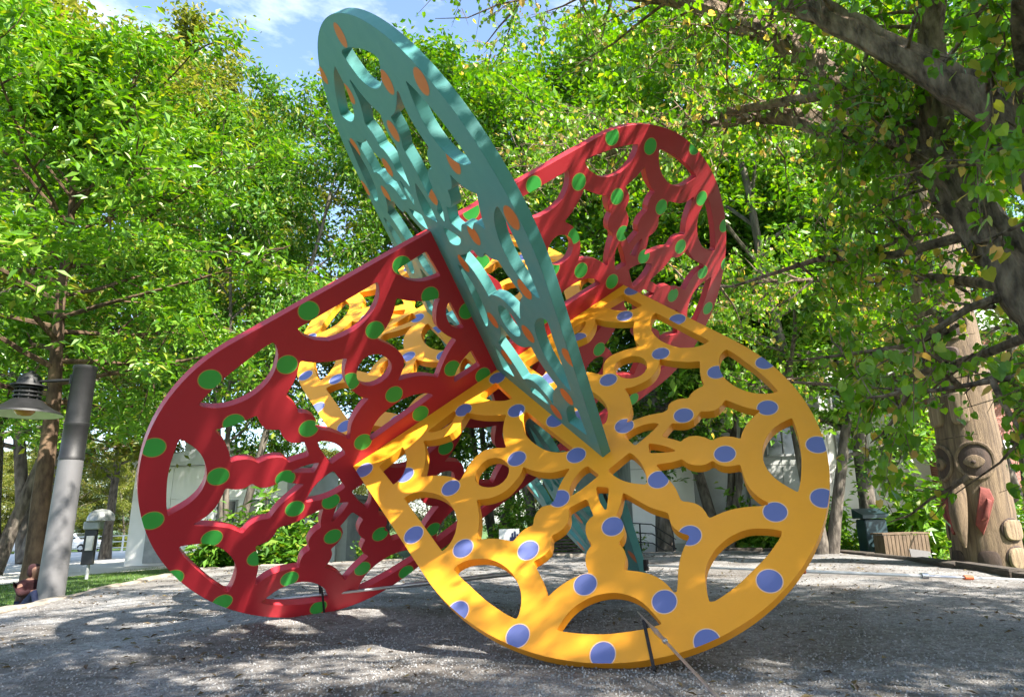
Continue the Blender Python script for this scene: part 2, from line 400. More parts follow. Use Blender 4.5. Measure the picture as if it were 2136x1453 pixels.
sculpture = empty('sculpture', (0, 0, 0), label='tall sculpture of three interlocking red, yellow and teal pierced plates with painted dots', cat='sculpture')
P_RED = paint('red paint', (0.50, 0.028, 0.042)); P_YEL = paint('yellow paint', (0.90, 0.355, 0.018)); P_TEAL = paint('teal paint', (0.085, 0.285, 0.275))
D_GRN = paint('green dot paint', (0.06, 0.42, 0.07)); D_VIO = paint('violet dot paint', (0.135, 0.16, 0.38)); D_ORG = paint('orange dot paint', (0.72, 0.17, 0.035))
RG_RED = paint('red plate dot rim', (0.55, 0.30, 0.08)); RG_YEL = paint('yellow plate dot rim', (0.84, 0.52, 0.32)); RG_TEAL = paint('teal plate dot rim', (0.50, 0.22, 0.10))
td = DOTS['teal'] + [(-u, -v) for u, v in DOTS['teal'] if u > .25]
for nm, dots, wp, pm, dmat, rmat, lab in (('red', DOTS['red'], warp_red, P_RED, D_GRN, RG_RED, 'red pierced plate with green dots'),
                                     ('yellow', DOTS['yellow'], warp_yellow, P_YEL, D_VIO, RG_YEL, 'yellow pierced plate with violet dots'),
                                     ('teal', td, warp_teal, P_TEAL, D_ORG, RG_TEAL, 'teal pierced plate with orange dots')):
    V, T, dm = plate_mesh(nm, dots, wp)
    po = link_mesh('plate', np_mesh('plate', V, T, pm), sculpture); po['label'] = lab
    for d in dm:
        if d is None: continue
        link_mesh('dot', np_mesh('dot', d[0], d[1], [dmat, rmat], midx=d[2]), po)
# ------------------------------------------------------------------ ground
rng = np.random.default_rng(7)
LOW = -0.40                                   # level of the grass and paving round the raised gravel bed

def ngon_sheet(name, pts, z, m, kind='structure'):
    me = bpy.data.meshes.new(name); me.from_pydata([(x, y, z) for x, y in pts], [], [tuple(range(len(pts)))]); me.materials.append(m)
    return tag(link_mesh(name, me), kind=kind)

BED = [(-5.2, -4.2), (-5.55, -1.0), (-5.95, 1.9), (-6.75, 4.4), (-7.3, 7.0), (-7.9, 9.4), (-8.0, 10.6), (-6.3, 11.0), (-3.0, 11.7), (0.5, 11.9), (3.8, 11.6), (5.2, 11.2), (6.5, 9.8),
       (6.75, 7.6), (6.68, 5.8), (6.4, 3.6), (6.2, 2.0), (5.95, 0.2), (5.6, -3.0), (4.6, -7.2), (0.6, -9.2), (-3.6, -7.4)]
BEDA = np.array(BED)

def bed_z(x, y):
    """gently uneven surface, heaped a little under the red plate's foot"""
    z = 0.020 * np.sin(x * 1.7 + 0.6 * y) * np.cos(y * 1.3 - 0.5 * x) + 0.008 * np.sin(4.1 * x + 1.0) * np.sin(3.7 * y)
    k = np.clip(np.hypot(x - 0.8, y + 1.9) / 1.2, 0, 1)
    z = z + 0.006 * np.sin(9.3 * x + 3 * np.sin(5.1 * y)) * np.sin(8.7 * y + 2 * np.sin(6.3 * x))
    z = z * k - 0.004 * (1 - k)
    z = z + 0.085 * np.exp(-(((x + 1.95) / 1.3) ** 2 + ((y - 0.9) / 1.2) ** 2))
    return z

def gravel_material():
    m, t, b, o = new_mat('crushed gravel')
    fine = noise(t, 150, 3, 0.7); mid = noise(t, 17, 6, 0.65); big = noise(t, 0.8, 6, 0.62, dist=0.5)
    c = t.nodes.new('ShaderNodeTexCoord'); vor = nd(t, 'ShaderNodeTexVoronoi', Scale=95.0); t.links.new(c.outputs['Object'], vor.inputs['Vector'])
    st = ramp(t, vor.outputs['Color'], [(0.0, (0.19, 0.187, 0.19)), (0.5, (0.285, 0.28, 0.277)), (1.0, (0.40, 0.39, 0.38))])
    k = nd(t, 'ShaderNodeMix', data_type='RGBA', blend_type='MULTIPLY'); k.inputs[0].default_value = 0.85
    t.links.new(st, k.inputs[6]); t.links.new(ramp(t, mid, [(0.32, (0.42, 0.38, 0.34)), (0.62, (1, 1, 1))]), k.inputs[7])
    k2 = nd(t, 'ShaderNodeMix', data_type='RGBA', blend_type='MULTIPLY'); k2.inputs[0].default_value = 0.8
    t.links.new(k.outputs[2], k2.inputs[6]); t.links.new(ramp(t, big, [(0.36, (0.36, 0.31, 0.26)), (0.58, (1, 1, 1))]), k2.inputs[7])
    t.links.new(k2.outputs[2], b.inputs['Base Color']); b.inputs['Roughness'].default_value = 0.9; b.inputs['Specular IOR Level'].default_value = 0.2
    bp = nd(t, 'ShaderNodeBump', Strength=0.6, Distance=0.010); t.links.new(vor.outputs['Distance'], bp.inputs['Height'])
    bp2 = nd(t, 'ShaderNodeBump', Strength=0.5, Distance=0.03); t.links.new(mid, bp2.inputs['Height']); t.links.new(bp.outputs[0], bp2.inputs['Normal'])
    t.links.new(bp2.outputs[0], b.inputs['Normal'])
    return m
M_GRAVEL = gravel_material()

# gravel bed: a grid clipped to the bed's outline
gx = np.arange(-8.4, 7.2, 0.11); gy = np.arange(-9.4, 12.2, 0.11)
XX, YY = np.meshgrid(gx, gy, indexing='ij')
ins = inside(np.stack([XX.ravel(), YY.ravel()], 1), BEDA).reshape(XX.shape)
idx = np.arange(XX.size).reshape(XX.shape)
q = np.stack([idx[:-1, :-1], idx[1:, :-1], idx[1:, 1:], idx[:-1, 1:]], -1).reshape(-1, 4)
qi = ins.ravel()[q].any(1)
GV = np.stack([XX.ravel(), YY.ravel(), bed_z(XX, YY).ravel()], 1)
out_ = ~ins.ravel()
for i in np.nonzero(out_ & np.isin(np.arange(XX.size), np.unique(q[qi])))[0]:      # pull outside corners on to the outline
    p = GV[i, :2]; a = BEDA; b = np.roll(BEDA, -1, 0); d = b - a
    t_ = np.clip(((p - a) * d).sum(1) / (d * d).sum(1), 0, 1); c_ = a + t_[:, None] * d
    GV[i, :2] = c_[np.argmin(((c_ - p) ** 2).sum(1))]
u_, iv_ = np.unique(q[qi], return_inverse=True)
tag(link_mesh('gravel_bed', np_mesh('gravel_bed', GV[u_], iv_.reshape(-1, 4), M_GRAVEL, smooth=True)), kind='structure')

M_GRASS = mat('turf', (0.085, 0.16, 0.025), (0.05, 0.10, 0.018), 3.0, 0.9, 0.6, 60)
M_PAVE = mat('pale paving', (0.62, 0.59, 0.53), (0.52, 0.49, 0.44), 1.2, 0.85, 0.1, 30)
ngon_sheet('ground', [(-400, -120), (400, -120), (400, 600), (-400, 600)], LOW - 0.03, M_GRASS)
ngon_sheet('plaza', [(-60, 10.0), (-15.0, 10.6), (-15.4, 16.2), (-14.3, 18.4), (-13.2, 20.2), (-13.2, 26.0), (-20, 47), (-60, 47)], LOW - 0.012, M_PAVE)
ngon_sheet('path', [(2.0, 12.4), (8.6, 12.6), (9.0, 7.5), (8.3, 0.0), (40, 0.0), (40, 17.8), (8.7, 17.8), (8.7, 14.4), (2.0, 14.4)], LOW - 0.012, mat('path concrete', (0.42, 0.41, 0.38), (0.33, 0.32, 0.30), 2.0, 0.9, 0.2, 40))

# edging of the bed: stone on the left and behind, dark timber on the right, each length its own piece
M_STONE = mat('weathered stone', (0.40, 0.35, 0.29), (0.22, 0.18, 0.14), 7.0, 0.95, 0.8, 30)
M_TIMBER = mat('old timber', (0.085, 0.065, 0.048), (0.035, 0.028, 0.022), 5.0, 0.95, 0.9, 22, stretch=(1, 1, 4))
def edging(name, piece, path, m, width, over, seg, rnd):
    host = None; rr = random.Random(rnd)
    pts = [Vector((*p, 0)) for p in path]
    lens = [(pts[i + 1] - pts[i]).length for i in range(len(pts) - 1)]
    tot = sum(lens); s = 0.0
    def at(s_):
        for i, l in enumerate(lens):
            if s_ <= l or i == len(lens) - 1: return pts[i].lerp(pts[i + 1], min(max(s_ / l, 0), 1))
            s_ -= l
    host = tag(empty(name, (pts[0].x, pts[0].y, LOW)), kind='structure')
    while s < tot - 0.05:
        l = min(seg * rr.uniform(0.8, 1.25), tot - s)
        a, b = at(s + 0.012), at(s + l - 0.012)
        d = b - a; ang = math.atan2(d.y, d.x); c = (a + b) / 2
        nrm = Vector((-d.y, d.x, 0)).normalized()
        h = 0.40 + over + rr.uniform(-.02, .025); w = width * rr.uniform(0.9, 1.15)
        mb = MB().box((0, 0, 0), (d.length, w, h), bev=0.025)
        mb.v = [(v[0], v[1] + rr.uniform(-.012, .012), v[2] + rr.uniform(-.012, .012)) for v in mb.v]
        me = mb.mesh(piece, m)
        o = link_mesh(piece, me, host)
        off = nrm * (width * .5) * EDGE_SIDE
        o.location = Vector((c.x + off.x, c.y + off.y, LOW + h / 2 - .02)) - host.location
        o.rotation_euler = (rr.uniform(-.02, .02), rr.uniform(-.01, .01), ang)
        s += l
EDGE_SIDE = 1.0
edging('stone_edging', 'edging_stone', BED[1:11], M_STONE, 0.24, 0.035, 0.85, 3)
edging('timber_edging', 'timber', BED[10:19], M_TIMBER, 0.22, 0.085, 1.7, 5)

# loose stones where they can be told apart; density falls with distance from the viewer
def gravel_stones():
    n = 44000
    d = rng.uniform(2.6, 13.0, n * 2) ** 1.0
    keepd = rng.random(n * 2) < np.clip(3.4 / d, 0.10, 1.0)
    d = d[keepd]; a = rng.uniform(R(-52), R(52), len(d))
    x = CAM[0] + d * np.sin(a); y = CAM[1] + d * np.cos(a)
    P = np.stack([x, y], 1); P = P[inside(P, BEDA * 0.985)]
    n = len(P)
    base = np.array([(1, 0, 0), (0, 1, 0), (-1, 0, 0), (0, -1, 0), (0, 0, 1), (0, 0, -1)], float)
    F = np.array([(0, 1, 4), (1, 2, 4), (2, 3, 4), (3, 0, 4), (1, 0, 5), (2, 1, 5), (3, 2, 5), (0, 3, 5)])
    s = rng.uniform(0.0035, 0.0085, n)
    V = base[None] * (s[:, None] * rng.uniform(0.6, 1.5, (n, 6)))[..., None]
    q_ = rng.normal(size=(n, 4)); q_ /= np.linalg.norm(q_, axis=1)[:, None]
    w, x_, y_, z_ = q_.T
    Rm = np.stack([np.stack([1 - 2 * (y_**2 + z_**2), 2 * (x_*y_ - z_*w), 2 * (x_*z_ + y_*w)], -1),
                   np.stack([2 * (x_*y_ + z_*w), 1 - 2 * (x_**2 + z_**2), 2 * (y_*z_ - x_*w)], -1),
                   np.stack([2 * (x_*z_ - y_*w), 2 * (y_*z_ + x_*w), 1 - 2 * (x_**2 + y_**2)], -1)], 1)
    V = np.einsum('nij,nkj->nki', Rm, V)
    V += np.concatenate([P, (bed_z(P[:, 0], P[:, 1]) + s * 0.25)[:, None]], 1)[:, None]
    Fa = (F[None] + (np.arange(n) * 6)[:, None, None]).reshape(-1, 3)
    m = bpy.data.materials.new('loose stone'); m.use_nodes = True
    t = m.node_tree; b = t.nodes['Principled BSDF']; g = t.nodes.new('ShaderNodeNewGeometry')
    t.links.new(ramp(t, g.outputs['Random Per Island'], [(0, (0.16, 0.155, 0.155)), (0.5, (0.27, 0.265, 0.265)), (0.9, (0.31, 0.305, 0.30)), (1, (0.35, 0.34, 0.33))]), b.inputs['Base Color'])
    b.inputs['Roughness'].default_value = 0.9; b.inputs['Specular IOR Level'].default_value = 0.2
    return tag(link_mesh('gravel', np_mesh('gravel', V.reshape(-1, 3), Fa, m)), kind='stuff')
gravel_stones()

def scatter_quads(name, P, L, Wd, m, seed, kind='stuff', flat=0.25):
    r_ = np.random.default_rng(seed); n = len(P)
    az = r_.uniform(0, 2 * math.pi, n); ti = r_.normal(0, flat, (n, 2))
    ax = np.stack([np.cos(az), np.sin(az), ti[:, 0]], 1); sd_ = np.stack([-np.sin(az), np.cos(az), ti[:, 1]], 1)
    l = r_.uniform(L[0], L[1], n)[:, None]; w = r_.uniform(Wd[0], Wd[1], n)[:, None]
    up = np.array([0, 0, 1.0]) * (w * 0.35)
    V = np.stack([P - ax * l / 2, P + sd_ * w / 2 + up, P + ax * l / 2, P - sd_ * w / 2 + up], 1).reshape(-1, 3)
    i = np.arange(n) * 4
    F = np.concatenate([np.stack([i, i + 1, i + 2], 1), np.stack([i, i + 2, i + 3], 1)])
    return tag(link_mesh(name, np_mesh(name, V, F, m)), kind=kind)
M_LITTER = leaf_mat('fallen leaf', [(0, (0.05, 0.032, 0.018)), (0.5, (0.10, 0.07, 0.035)), (0.85, (0.16, 0.12, 0.05)), (1, (0.05, 0.06, 0.02))], trans=0.1, rough=0.8)
xy = np.stack([rng.uniform(-8, 6.6, 5200), rng.uniform(-4, 11.6, 5200)], 1); xy = xy[inside(xy, BEDA)]
cl = np.sin(xy[:, 0] * 1.9 + 2 * np.sin(xy[:, 1] * .8)) + np.sin(xy[:, 1] * 2.3 + xy[:, 0]); xy = xy[(cl > rng.uniform(-1.2, 1.9, len(xy)))]
scatter_quads('leaf_litter', np.concatenate([xy, (bed_z(xy[:, 0], xy[:, 1]) + .008)[:, None]], 1), (.03, .09), (.015, .035), M_LITTER, 3)

# grass blades on the strip of lawn that shows on the left
n = 42000
g_ = np.stack([rng.uniform(-15.2, -6.2, n), rng.uniform(1.0, 20, n)], 1)
g_ = g_[~inside(g_, BEDA * 1.04)]
n = len(g_); az = rng.uniform(0, 2 * math.pi, n); hgt = rng.uniform(.03, .075, n)
B0 = np.concatenate([g_, np.full((n, 1), LOW - .03)], 1); sdv = np.stack([np.cos(az), np.sin(az), az * 0], 1) * 0.006
lean = rng.normal(0, .03, (n, 2))
V = np.stack([B0 - sdv, B0 + sdv, B0 + np.concatenate([lean, hgt[:, None]], 1)], 1).reshape(-1, 3)
tag(link_mesh('grass', np_mesh('grass', V, np.arange(n * 3).reshape(-1, 3), leaf_mat('grass blade', [(0, (0.05, 0.11, 0.015)), (0.6, (0.085, 0.17, 0.025)), (1, (0.14, 0.17, 0.04))], trans=0.3))), kind='stuff')

# ------------------------------------------------------------------ trees
LEAF_T = {   # template outlines: (verts, triangles) with length 1 along +Y, drooping tip along -Z
    'oval': (np.array([(0, 0, 0), (.24, .45, .05), (0, 1, -.10), (-.24, .45, .05)]), np.array([(0, 1, 2), (0, 2, 3)])),
    'slim': (np.array([(0, 0, 0), (.20, .42, .05), (0, 1, -.16), (-.20, .42, .05)]), np.array([(0, 1, 2), (0, 2, 3)])),
    'heart': (np.array([(0, 0, 0), (.26, -.10, .05), (.47, .18, .07), (.38, .60, .04), (0, 1, -.12), (-.38, .60, .04), (-.47, .18, .07), (-.26, -.10, .05), (0, .45, -.02)]),
              np.array([(0, 1, 8), (1, 2, 8), (2, 3, 8), (3, 4, 8), (4, 5, 8), (5, 6, 8), (6, 7, 8), (7, 0, 8)])),
}
def leaf_frames(n, r_, mode):
    """rows: side, along, normal"""
    az = r_.uniform(0, 2 * math.pi, n)
    if mode == 'hang':
        el = r_.normal(R(-52), R(22), n)
    else:
        el = r_.normal(R(-12), R(26), n)
    al = np.stack([np.cos(az) * np.cos(el), np.sin(az) * np.cos(el), np.sin(el)], 1)
    ref = np.tile(np.array([0, 0, 1.0]), (n, 1)) + r_.normal(0, .45, (n, 3))
    sd_ = np.cross(al, ref); sd_ /= np.linalg.norm(sd_, axis=1)[:, None] + 1e-9
    no = np.cross(sd_, al)
    return sd_, al, no
def leaves_mesh(name, P, size, kind, mode, m, r_):
    tv, tf = LEAF_T[kind]; n = len(P); k = len(tv)
    sd_, al, no = leaf_frames(n, r_, mode)
    s = (size * r_.uniform(.45, 1.25, n))[:, None, None]
    V = P[:, None] + s * (tv[None, :, :1] * sd_[:, None] + tv[None, :, 1:2] * al[:, None] + tv[None, :, 2:] * no[:, None])
    F = (tf[None] + (np.arange(n) * k)[:, None, None]).reshape(-1, 3)
    return np_mesh(name, V.reshape(-1, 3), F, m)

def bark(name, c1, c2, scale=9, bump=1.0):
    return mat(name, c1, c2, scale, 0.95, bump, scale * 2.2, spec=0.2, stretch=(1, 1, .35), detail=8)
B_BROWN = bark('brown bark', (0.16, 0.105, 0.065), (0.05, 0.032, 0.022))
B_GREY = bark('grey bark', (0.19, 0.165, 0.135), (0.06, 0.05, 0.042))
B_DARK = bark('shaggy dark bark', (0.34, 0.25, 0.18), (0.07, 0.05, 0.038), 14, 1.8)

def wob(a, b, n, amp, r_):
    a, b = np.array(a, float), np.array(b, float); t = np.linspace(0, 1, n)[:, None]
    w = r_.normal(0, amp, (n, 3)); w[0] = 0
    w = np.cumsum(w, 0) * np.linspace(0, 1, n)[:, None]
    return a + (b - a) * t + w

def grow_tree(seed, H, r0, crown_lo, crown_r, n_prim=20, n_sec=6, clumps=3, per=26, sig=.34, lean=(0, 0), shape=1.0, stems=1, keep=None, droop=0.0):
    """returns MB with wood and an (n,3) array of leaf bases"""
    r_ = np.random.default_rng(seed); wood = MB(); L = []
    for st in range(stems):
        top = np.array([lean[0] + (r_.normal(0, .12 * H) if stems > 1 else 0), lean[1] + (r_.normal(0, .1 * H) if stems > 1 else 0), H * (1 if st == 0 else r_.uniform(.75, .95))])
        base = np.array([0, 0, 0.]) if st == 0 else np.array([r_.normal(0, r0 * .6), r_.normal(0, r0 * .6), 0])
        nt = 12
        tr = wob(base, top, nt, H * .006, r_)
        rad = np.linspace(1, .12, nt) * r0 * (1 if st == 0 else .75); rad[0] *= 1.35
        wood.tube(tr, list(rad), 9)
        for i in range(n_prim // stems):
            f = crown_lo + (0.97 - crown_lo) * ((i + r_.uniform(.1, .9)) / (n_prim // stems))
            p0 = np.array([np.interp(f, np.linspace(0, 1, nt), tr[:, k]) for k in range(3)])
            rr_ = np.interp(f, np.linspace(0, 1, nt), rad)
            az = i * 2.4 + r_.uniform(-.5, .5) + seed
            g = (f - crown_lo) / (1 - crown_lo)
            prof = (math.sin(math.pi * min(1, .18 + g * .84)) ** .6) * shape
            ln = crown_r * max(.28, prof) * r_.uniform(.7, 1.15)
            el = R(14 + 46 * g + r_.uniform(-12, 12))
            d = np.array([math.cos(az) * math.cos(el), math.sin(az) * math.cos(el), math.sin(el)])
            tip = p0 + d * ln + np.array([0, 0, -droop * ln])
            pr = wob(p0, tip, 6, ln * .035, r_)
            wood.tube(pr, list(np.linspace(min(rr_ * .55, r0 * .35), .012, 6)), 5)
            for j in range(n_sec):
                fj = .25 + .75 * (j + r_.uniform(0, 1)) / n_sec
                q0 = np.array([np.interp(fj, np.linspace(0, 1, 6), pr[:, k]) for k in range(3)])
                dd = d + r_.normal(0, .75, 3); dd[2] *= .7; dd /= np.linalg.norm(dd)
                sl = ln * r_.uniform(.22, .5) * (1.15 - .4 * fj)
                q1 = q0 + dd * sl + np.array([0, 0, -droop * sl])
                wood.tube(wob(q0, q1, 4, sl * .05, r_), [.020, .015, .010, .005], 4, cap=False)
                for c in range(clumps):
                    fc = (c + 1) / clumps
                    ctr = q0 + (q1 - q0) * fc
                    n_ = int(per * r_.uniform(.5, 1.5))
                    L.append(ctr + r_.normal(0, sig, (n_, 3)) * (1, 1, .55))
    L = np.concatenate(L)
    if keep is not None: L = L[keep(L)]
    return wood, L

LC_GREEN = [(0, (0.038, 0.110, 0.012)), (0.4, (0.075, 0.190, 0.020)), (0.8, (0.135, 0.260, 0.030)), (1, (0.25, 0.28, 0.04))]
LC_BRIGHT = [(0, (0.062, 0.165, 0.014)), (0.45, (0.120, 0.260, 0.022)), (0.85, (0.185, 0.320, 0.035)), (1, (0.30, 0.32, 0.05))]
LC_PALE = [(0, (0.085, 0.125, 0.018)), (0.5, (0.150, 0.185, 0.028)), (0.85, (0.225, 0.225, 0.045)), (1, (0.30, 0.24, 0.08))]
LC_KAT = [(0, (0.085, 0.200, 0.020)), (0.5, (0.150, 0.290, 0.028)), (0.84, (0.215, 0.350, 0.038)), (0.89, (0.40, 0.33, 0.07)), (0.95, (0.60, 0.44, 0.12)), (1, (0.56, 0.34, 0.13))]
M_LG = leaf_mat('green leaf', LC_GREEN, trans=0.36); M_LB = leaf_mat('bright green leaf', LC_BRIGHT, trans=0.38); M_LP = leaf_mat('pale autumn leaf', LC_PALE); M_LK = leaf_mat('heart shaped leaf', LC_KAT, trans=0.5)

def tree(name, loc, rz, label, cat, group, wood, wmat, lm, extra=None):
    t = empty(name, loc, rz, label, cat, group)
    wm = wood if isinstance(wood, bpy.types.Mesh) else wood.mesh('trunk', wmat, smooth=True)
    link_mesh('trunk', wm, t)
    o = link_mesh('crown', lm, t); o['kind'] = 'stuff'
    return t, wm

def single_leaves(host, P, size, kind, mode, m, r_, n=300):
    """the leaves that show largest, each one a part of its own; returns the rest"""
    w = np.array([[(host.matrix_basis @ Vector(p))[i] for i in range(3)] for p in P]) if len(P) < 1 else np.asarray(P) @ np.array(host.matrix_basis.to_3x3()).T + np.array(host.location)
    d = w - CAM; c = d @ RW.T
    px = 0.5 + (1365.43 * c[:, 0] / c[:, 2] + 106.1) / 2136; py = 0.5 + (1365.43 * c[:, 1] / c[:, 2] + 14.3) / 1453
    vis = (c[:, 2] > .5) & (px > -.01) & (px < 1.01) & (py > -.01) & (py < 1.0)
    order = np.argsort(np.where(vis, c[:, 2], 1e9))[:n]
    tv, tf = LEAF_T[kind]
    ms = [np_mesh('leaf', tv * size * k, tf, m) for k in (.8, 1.0, 1.15)]
    sd_, al, no = leaf_frames(len(order), r_, mode)
    for q_, i in enumerate(order):
        o = link_mesh('leaf', ms[q_ % 3], host)
        o.matrix_local = Matrix(((sd_[q_, 0], al[q_, 0], no[q_, 0], P[i, 0]), (sd_[q_, 1], al[q_, 1], no[q_, 1], P[i, 1]), (sd_[q_, 2], al[q_, 2], no[q_, 2], P[i, 2]), (0, 0, 0, 1)))
    mk = np.ones(len(P), bool); mk[order] = False
    return P[mk]

# --- the big overhanging tree on the right, its limbs reaching in from beyond the frame
def build_katsura():
    r_ = np.random.default_rng(21)
    wood = MB(); L = []
    base = np.array([4.75, -1.55, -0.05])
    limbs = [
        ([(4.75, -1.55, -.05), (4.58, -1.45, .9), (4.47, -1.38, 1.87), (4.33, -1.18, 2.55), (4.22, -.98, 3.14), (4.05, -.81, 3.84), (3.88, -.62, 4.36), (3.5, -.41, 4.94), (3.07, -.23, 5.67), (2.24, .12, 6.53), (1.2, .7, 7.3), (.1, 1.3, 7.9)],
         [.30, .25, .22, .20, .19, .175, .165, .145, .125, .10, .07, .03]),
        ([(4.47, -1.38, 1.87), (4.2, -1.9, 2.75), (3.95, -2.04, 3.35), (3.7, -1.76, 3.99), (3.13, -1.32, 4.95), (2.61, -1.06, 5.57), (1.6, -1.2, 6.5), (.4, -1.6, 7.2)], [.16, .15, .14, .13, .11, .095, .06, .02]),
        ([(3.88, -.62, 4.36), (3.66, .03, 4.76), (3.32, .65, 5.4), (2.6, 1.8, 6.1), (1.7, 3.2, 6.6), (.6, 4.6, 7.0)], [.14, .115, .10, .08, .05, .02]),
        ([(4.33, -1.18, 2.55), (4.5, .2, 3.1), (4.5, 1.6, 3.7), (4.1, 3.2, 4.3), (3.4, 4.8, 4.8)], [.09, .07, .05, .035, .015]),
        ([(4.22, -.98, 3.14), (4.7, .1, 4.4), (4.9, 1.2, 5.6), (4.7, 2.6, 6.9), (4.2, 4.0, 7.8)], [.14, .11, .09, .06, .02]),
        ([(4.47, -1.38, 1.87), (5.3, -2.2, 3.3), (5.9, -3.3, 4.9), (6.2, -4.6, 6.3), (6.0, -5.6, 7.4)], [.2, .17, .13, .08, .03]),
        ([(3.95, -2.04, 3.35), (3.4, -3.2, 4.6), (2.6, -4.2, 5.8), (1.5, -5.2, 6.7), (.4, -5.9, 7.2)], [.12, .10, .08, .05, .02]),
        ([(4.05, -.81, 3.84), (4.0, -1.2, 5.2), (3.6, -1.9, 6.6), (3.0, -2.8, 7.8), (2.2, -3.4, 8.6)], [.13, .10, .08, .05, .02]),
        ([(4.47, -1.38, 1.87), (3.95, -2.05, 1.72), (3.35, -2.35, 1.62), (2.98, -2.1, 1.60), (2.78, -1.6, 1.70)], [.07, .05, .035, .022, .008]),
        ([(4.33, -1.18, 2.55), (3.95, -1.1, 2.35), (3.55, -.85, 2.2), (3.1, -.5, 2.15), (2.7, -.1, 2.25)], [.08, .055, .04, .025, .008]),
        ([(4.4, -1.3, 2.2), (4.3, -.2, 2.2), (4.0, 1.2, 2.3), (3.6, 2.6, 2.6), (3.2, 3.8, 2.8)], [.08, .06, .045, .03, .01]),
        ([(4.22, -.98, 3.14), (3.7, -.4, 3.3), (3.3, .6, 3.55), (2.9, 1.9, 3.8), (2.4, 3.1, 4.2)], [.09, .065, .05, .03, .01]),
        ([(4.47, -1.38, 1.87), (4.3, -1.7, 1.65), (4.0, -1.6, 1.5), (3.75, -1.2, 1.25), (3.6, -.9, .95)], [.05, .035, .025, .015, .006]),
        ([(3.5, -.41, 4.94), (2.7, .9, 5.6), (1.6, 2.4, 6.2), (.2, 3.8, 6.6), (-1.3, 4.9, 6.9)], [.1, .08, .06, .04, .015]),
        ([(2.24, .12, 6.53), (.9, -.5, 7.3), (-.6, -1.2, 7.9), (-2.0, -1.6, 8.2)], [.09, .06, .04, .015]),
        ([(.9, -.5, 7.3), (-.6, -.4, 7.9), (-2.0, -.2, 8.3), (-3.6, .1, 8.6)], [.06, .045, .03, .012]),
    ]
    def clear(P):
        """the space round the sculpture and in front of it is pruned free of leaves"""
        x, y, z = P[:, 0], P[:, 1], P[:, 2]
        front = (y < 2.6) & (z < np.minimum(5.3, 1.1 + .83 * (y + 6.13))) & (x < .617 + .425 * (y + 6.13) - .10) & (x > -6)
        near = ((y < -3.4) & (z < 4)) | (z < .55) | ((z < 1.05) & (x > 3.9))
        pole = (x - .617) / (y + 6.13)
        window = (np.abs(pole - .605) < .06) & (y > -3.2) & (y < 4.6) & (z < .85 + .60 * (y + 6.13)) & (r_.random(len(P)) < np.where(z < .85 + .22 * (y + 6.13), .50, .28))
        return ~(front | near | window)
    tw = 0
    for pts, rad in limbs:
        P = np.array(pts); n = len(P)
        big = rad[0] > .1
        if big:
            tt = np.linspace(0, n - 1, (n - 1) * 7 + 1); i0 = np.arange(n)
            fp_ = np.stack([np.interp(tt, i0, P[:, k]) for k in range(3)], 1); fp_[1:-1] = .25 * fp_[:-2] + .5 * fp_[1:-1] + .25 * fp_[2:]
            fp_[1:-1] += r_.normal(0, .012, fp_[1:-1].shape)
            fr_ = np.interp(tt, i0, rad) * (1 + .05 * np.sin(tt * 5.1) + r_.normal(0, .03, len(tt)))
            v0 = len(wood.v); wood.tube(fp_, list(fr_), 18)
            for vi in range(v0, len(wood.v)):
                ring_, sp = divmod(vi - v0, 18); ring_ = min(ring_, len(fp_) - 1); c_ = fp_[ring_]
                k_ = 1 + .10 * math.sin(sp * 2.1 + .25 * ring_) + .07 * math.sin(sp * 3.7 - .4 * ring_) + r_.normal(0, .045)
                wood.v[vi] = tuple(c_ + (np.array(wood.v[vi]) - c_) * k_)
        else:
            wood.tube([tuple(p + (r_.normal(0, .05, 3) if 0 < i < n - 1 else 0)) for i, p in enumerate(P)], [x * .6 for x in rad], 7)
        seg = np.linalg.norm(np.diff(P, axis=0), axis=1).sum()
        nb = int(seg * (6.8 if big else 7.0))
        for b in range(nb):
            f = .16 + .84 * (b + r_.uniform(0, 1)) / nb if rad[0] < .28 else .42 + .58 * (b + r_.uniform(0, 1)) / nb
            s = f * (n - 1); i = min(int(s), n - 2); q0 = P[i] + (P[i + 1] - P[i]) * (s - i)
            ax = P[i + 1] - P[i]; ax /= np.linalg.norm(ax)
            d = r_.normal(0, 1, 3); d -= ax * d.dot(ax) * .6; d[2] = d[2] * .45 + .02; d += ax * .35; d /= np.linalg.norm(d)
            ln = r_.uniform(.7, 1.9) * (1 if big else .55)
            q1 = q0 + d * ln + np.array([0, 0, -.16 * ln])
            if not clear(q1[None])[0] or not clear((q0 * .5 + q1 * .5)[None])[0]: continue
            br = wob(q0, q1, 5, ln * .05, r_); wood.tube(br, [.022, .017, .012, .008, .004], 5, cap=False)
            for k in range(int(5 + ln * 5)):
                ft = .2 + .8 * r_.random(); t0 = q0 + (q1 - q0) * ft
                td_ = d * .6 + r_.normal(0, .7, 3); td_[2] -= .25; td_ /= np.linalg.norm(td_); tl = r_.uniform(.22, .6)
                t1 = t0 + td_ * tl
                if not clear(t1[None])[0]: continue
                wood.tube([t0, (t0 + t1) / 2 + r_.normal(0, .02, 3), t1], [.006, .004, .002], 3, cap=False)
                m_ = int(tl * 36)
                u = r_.random(m_)[:, None]; L.append(t0 + (t1 - t0) * u + r_.normal(0, .03, (m_, 3)))
    L = np.concatenate(L); L = L[clear(L)]
    L = L[r_.random(len(L)) < np.where(L[:, 2] > 5.4, .45, .78)]
    t = empty('leaning_tree', tuple(base), 0, 'leaning dark barked tree at right edge with heart shaped leaves, some turned yellow', 'tree')
    wood.v = [(v[0] - base[0], v[1] - base[1], v[2] - base[2]) for v in wood.v]
    link_mesh('trunk', wood.mesh('trunk', B_DARK, smooth=True), t)
    rest = single_leaves(t, L - base, .072, 'heart', 'hang', M_LK, r_)
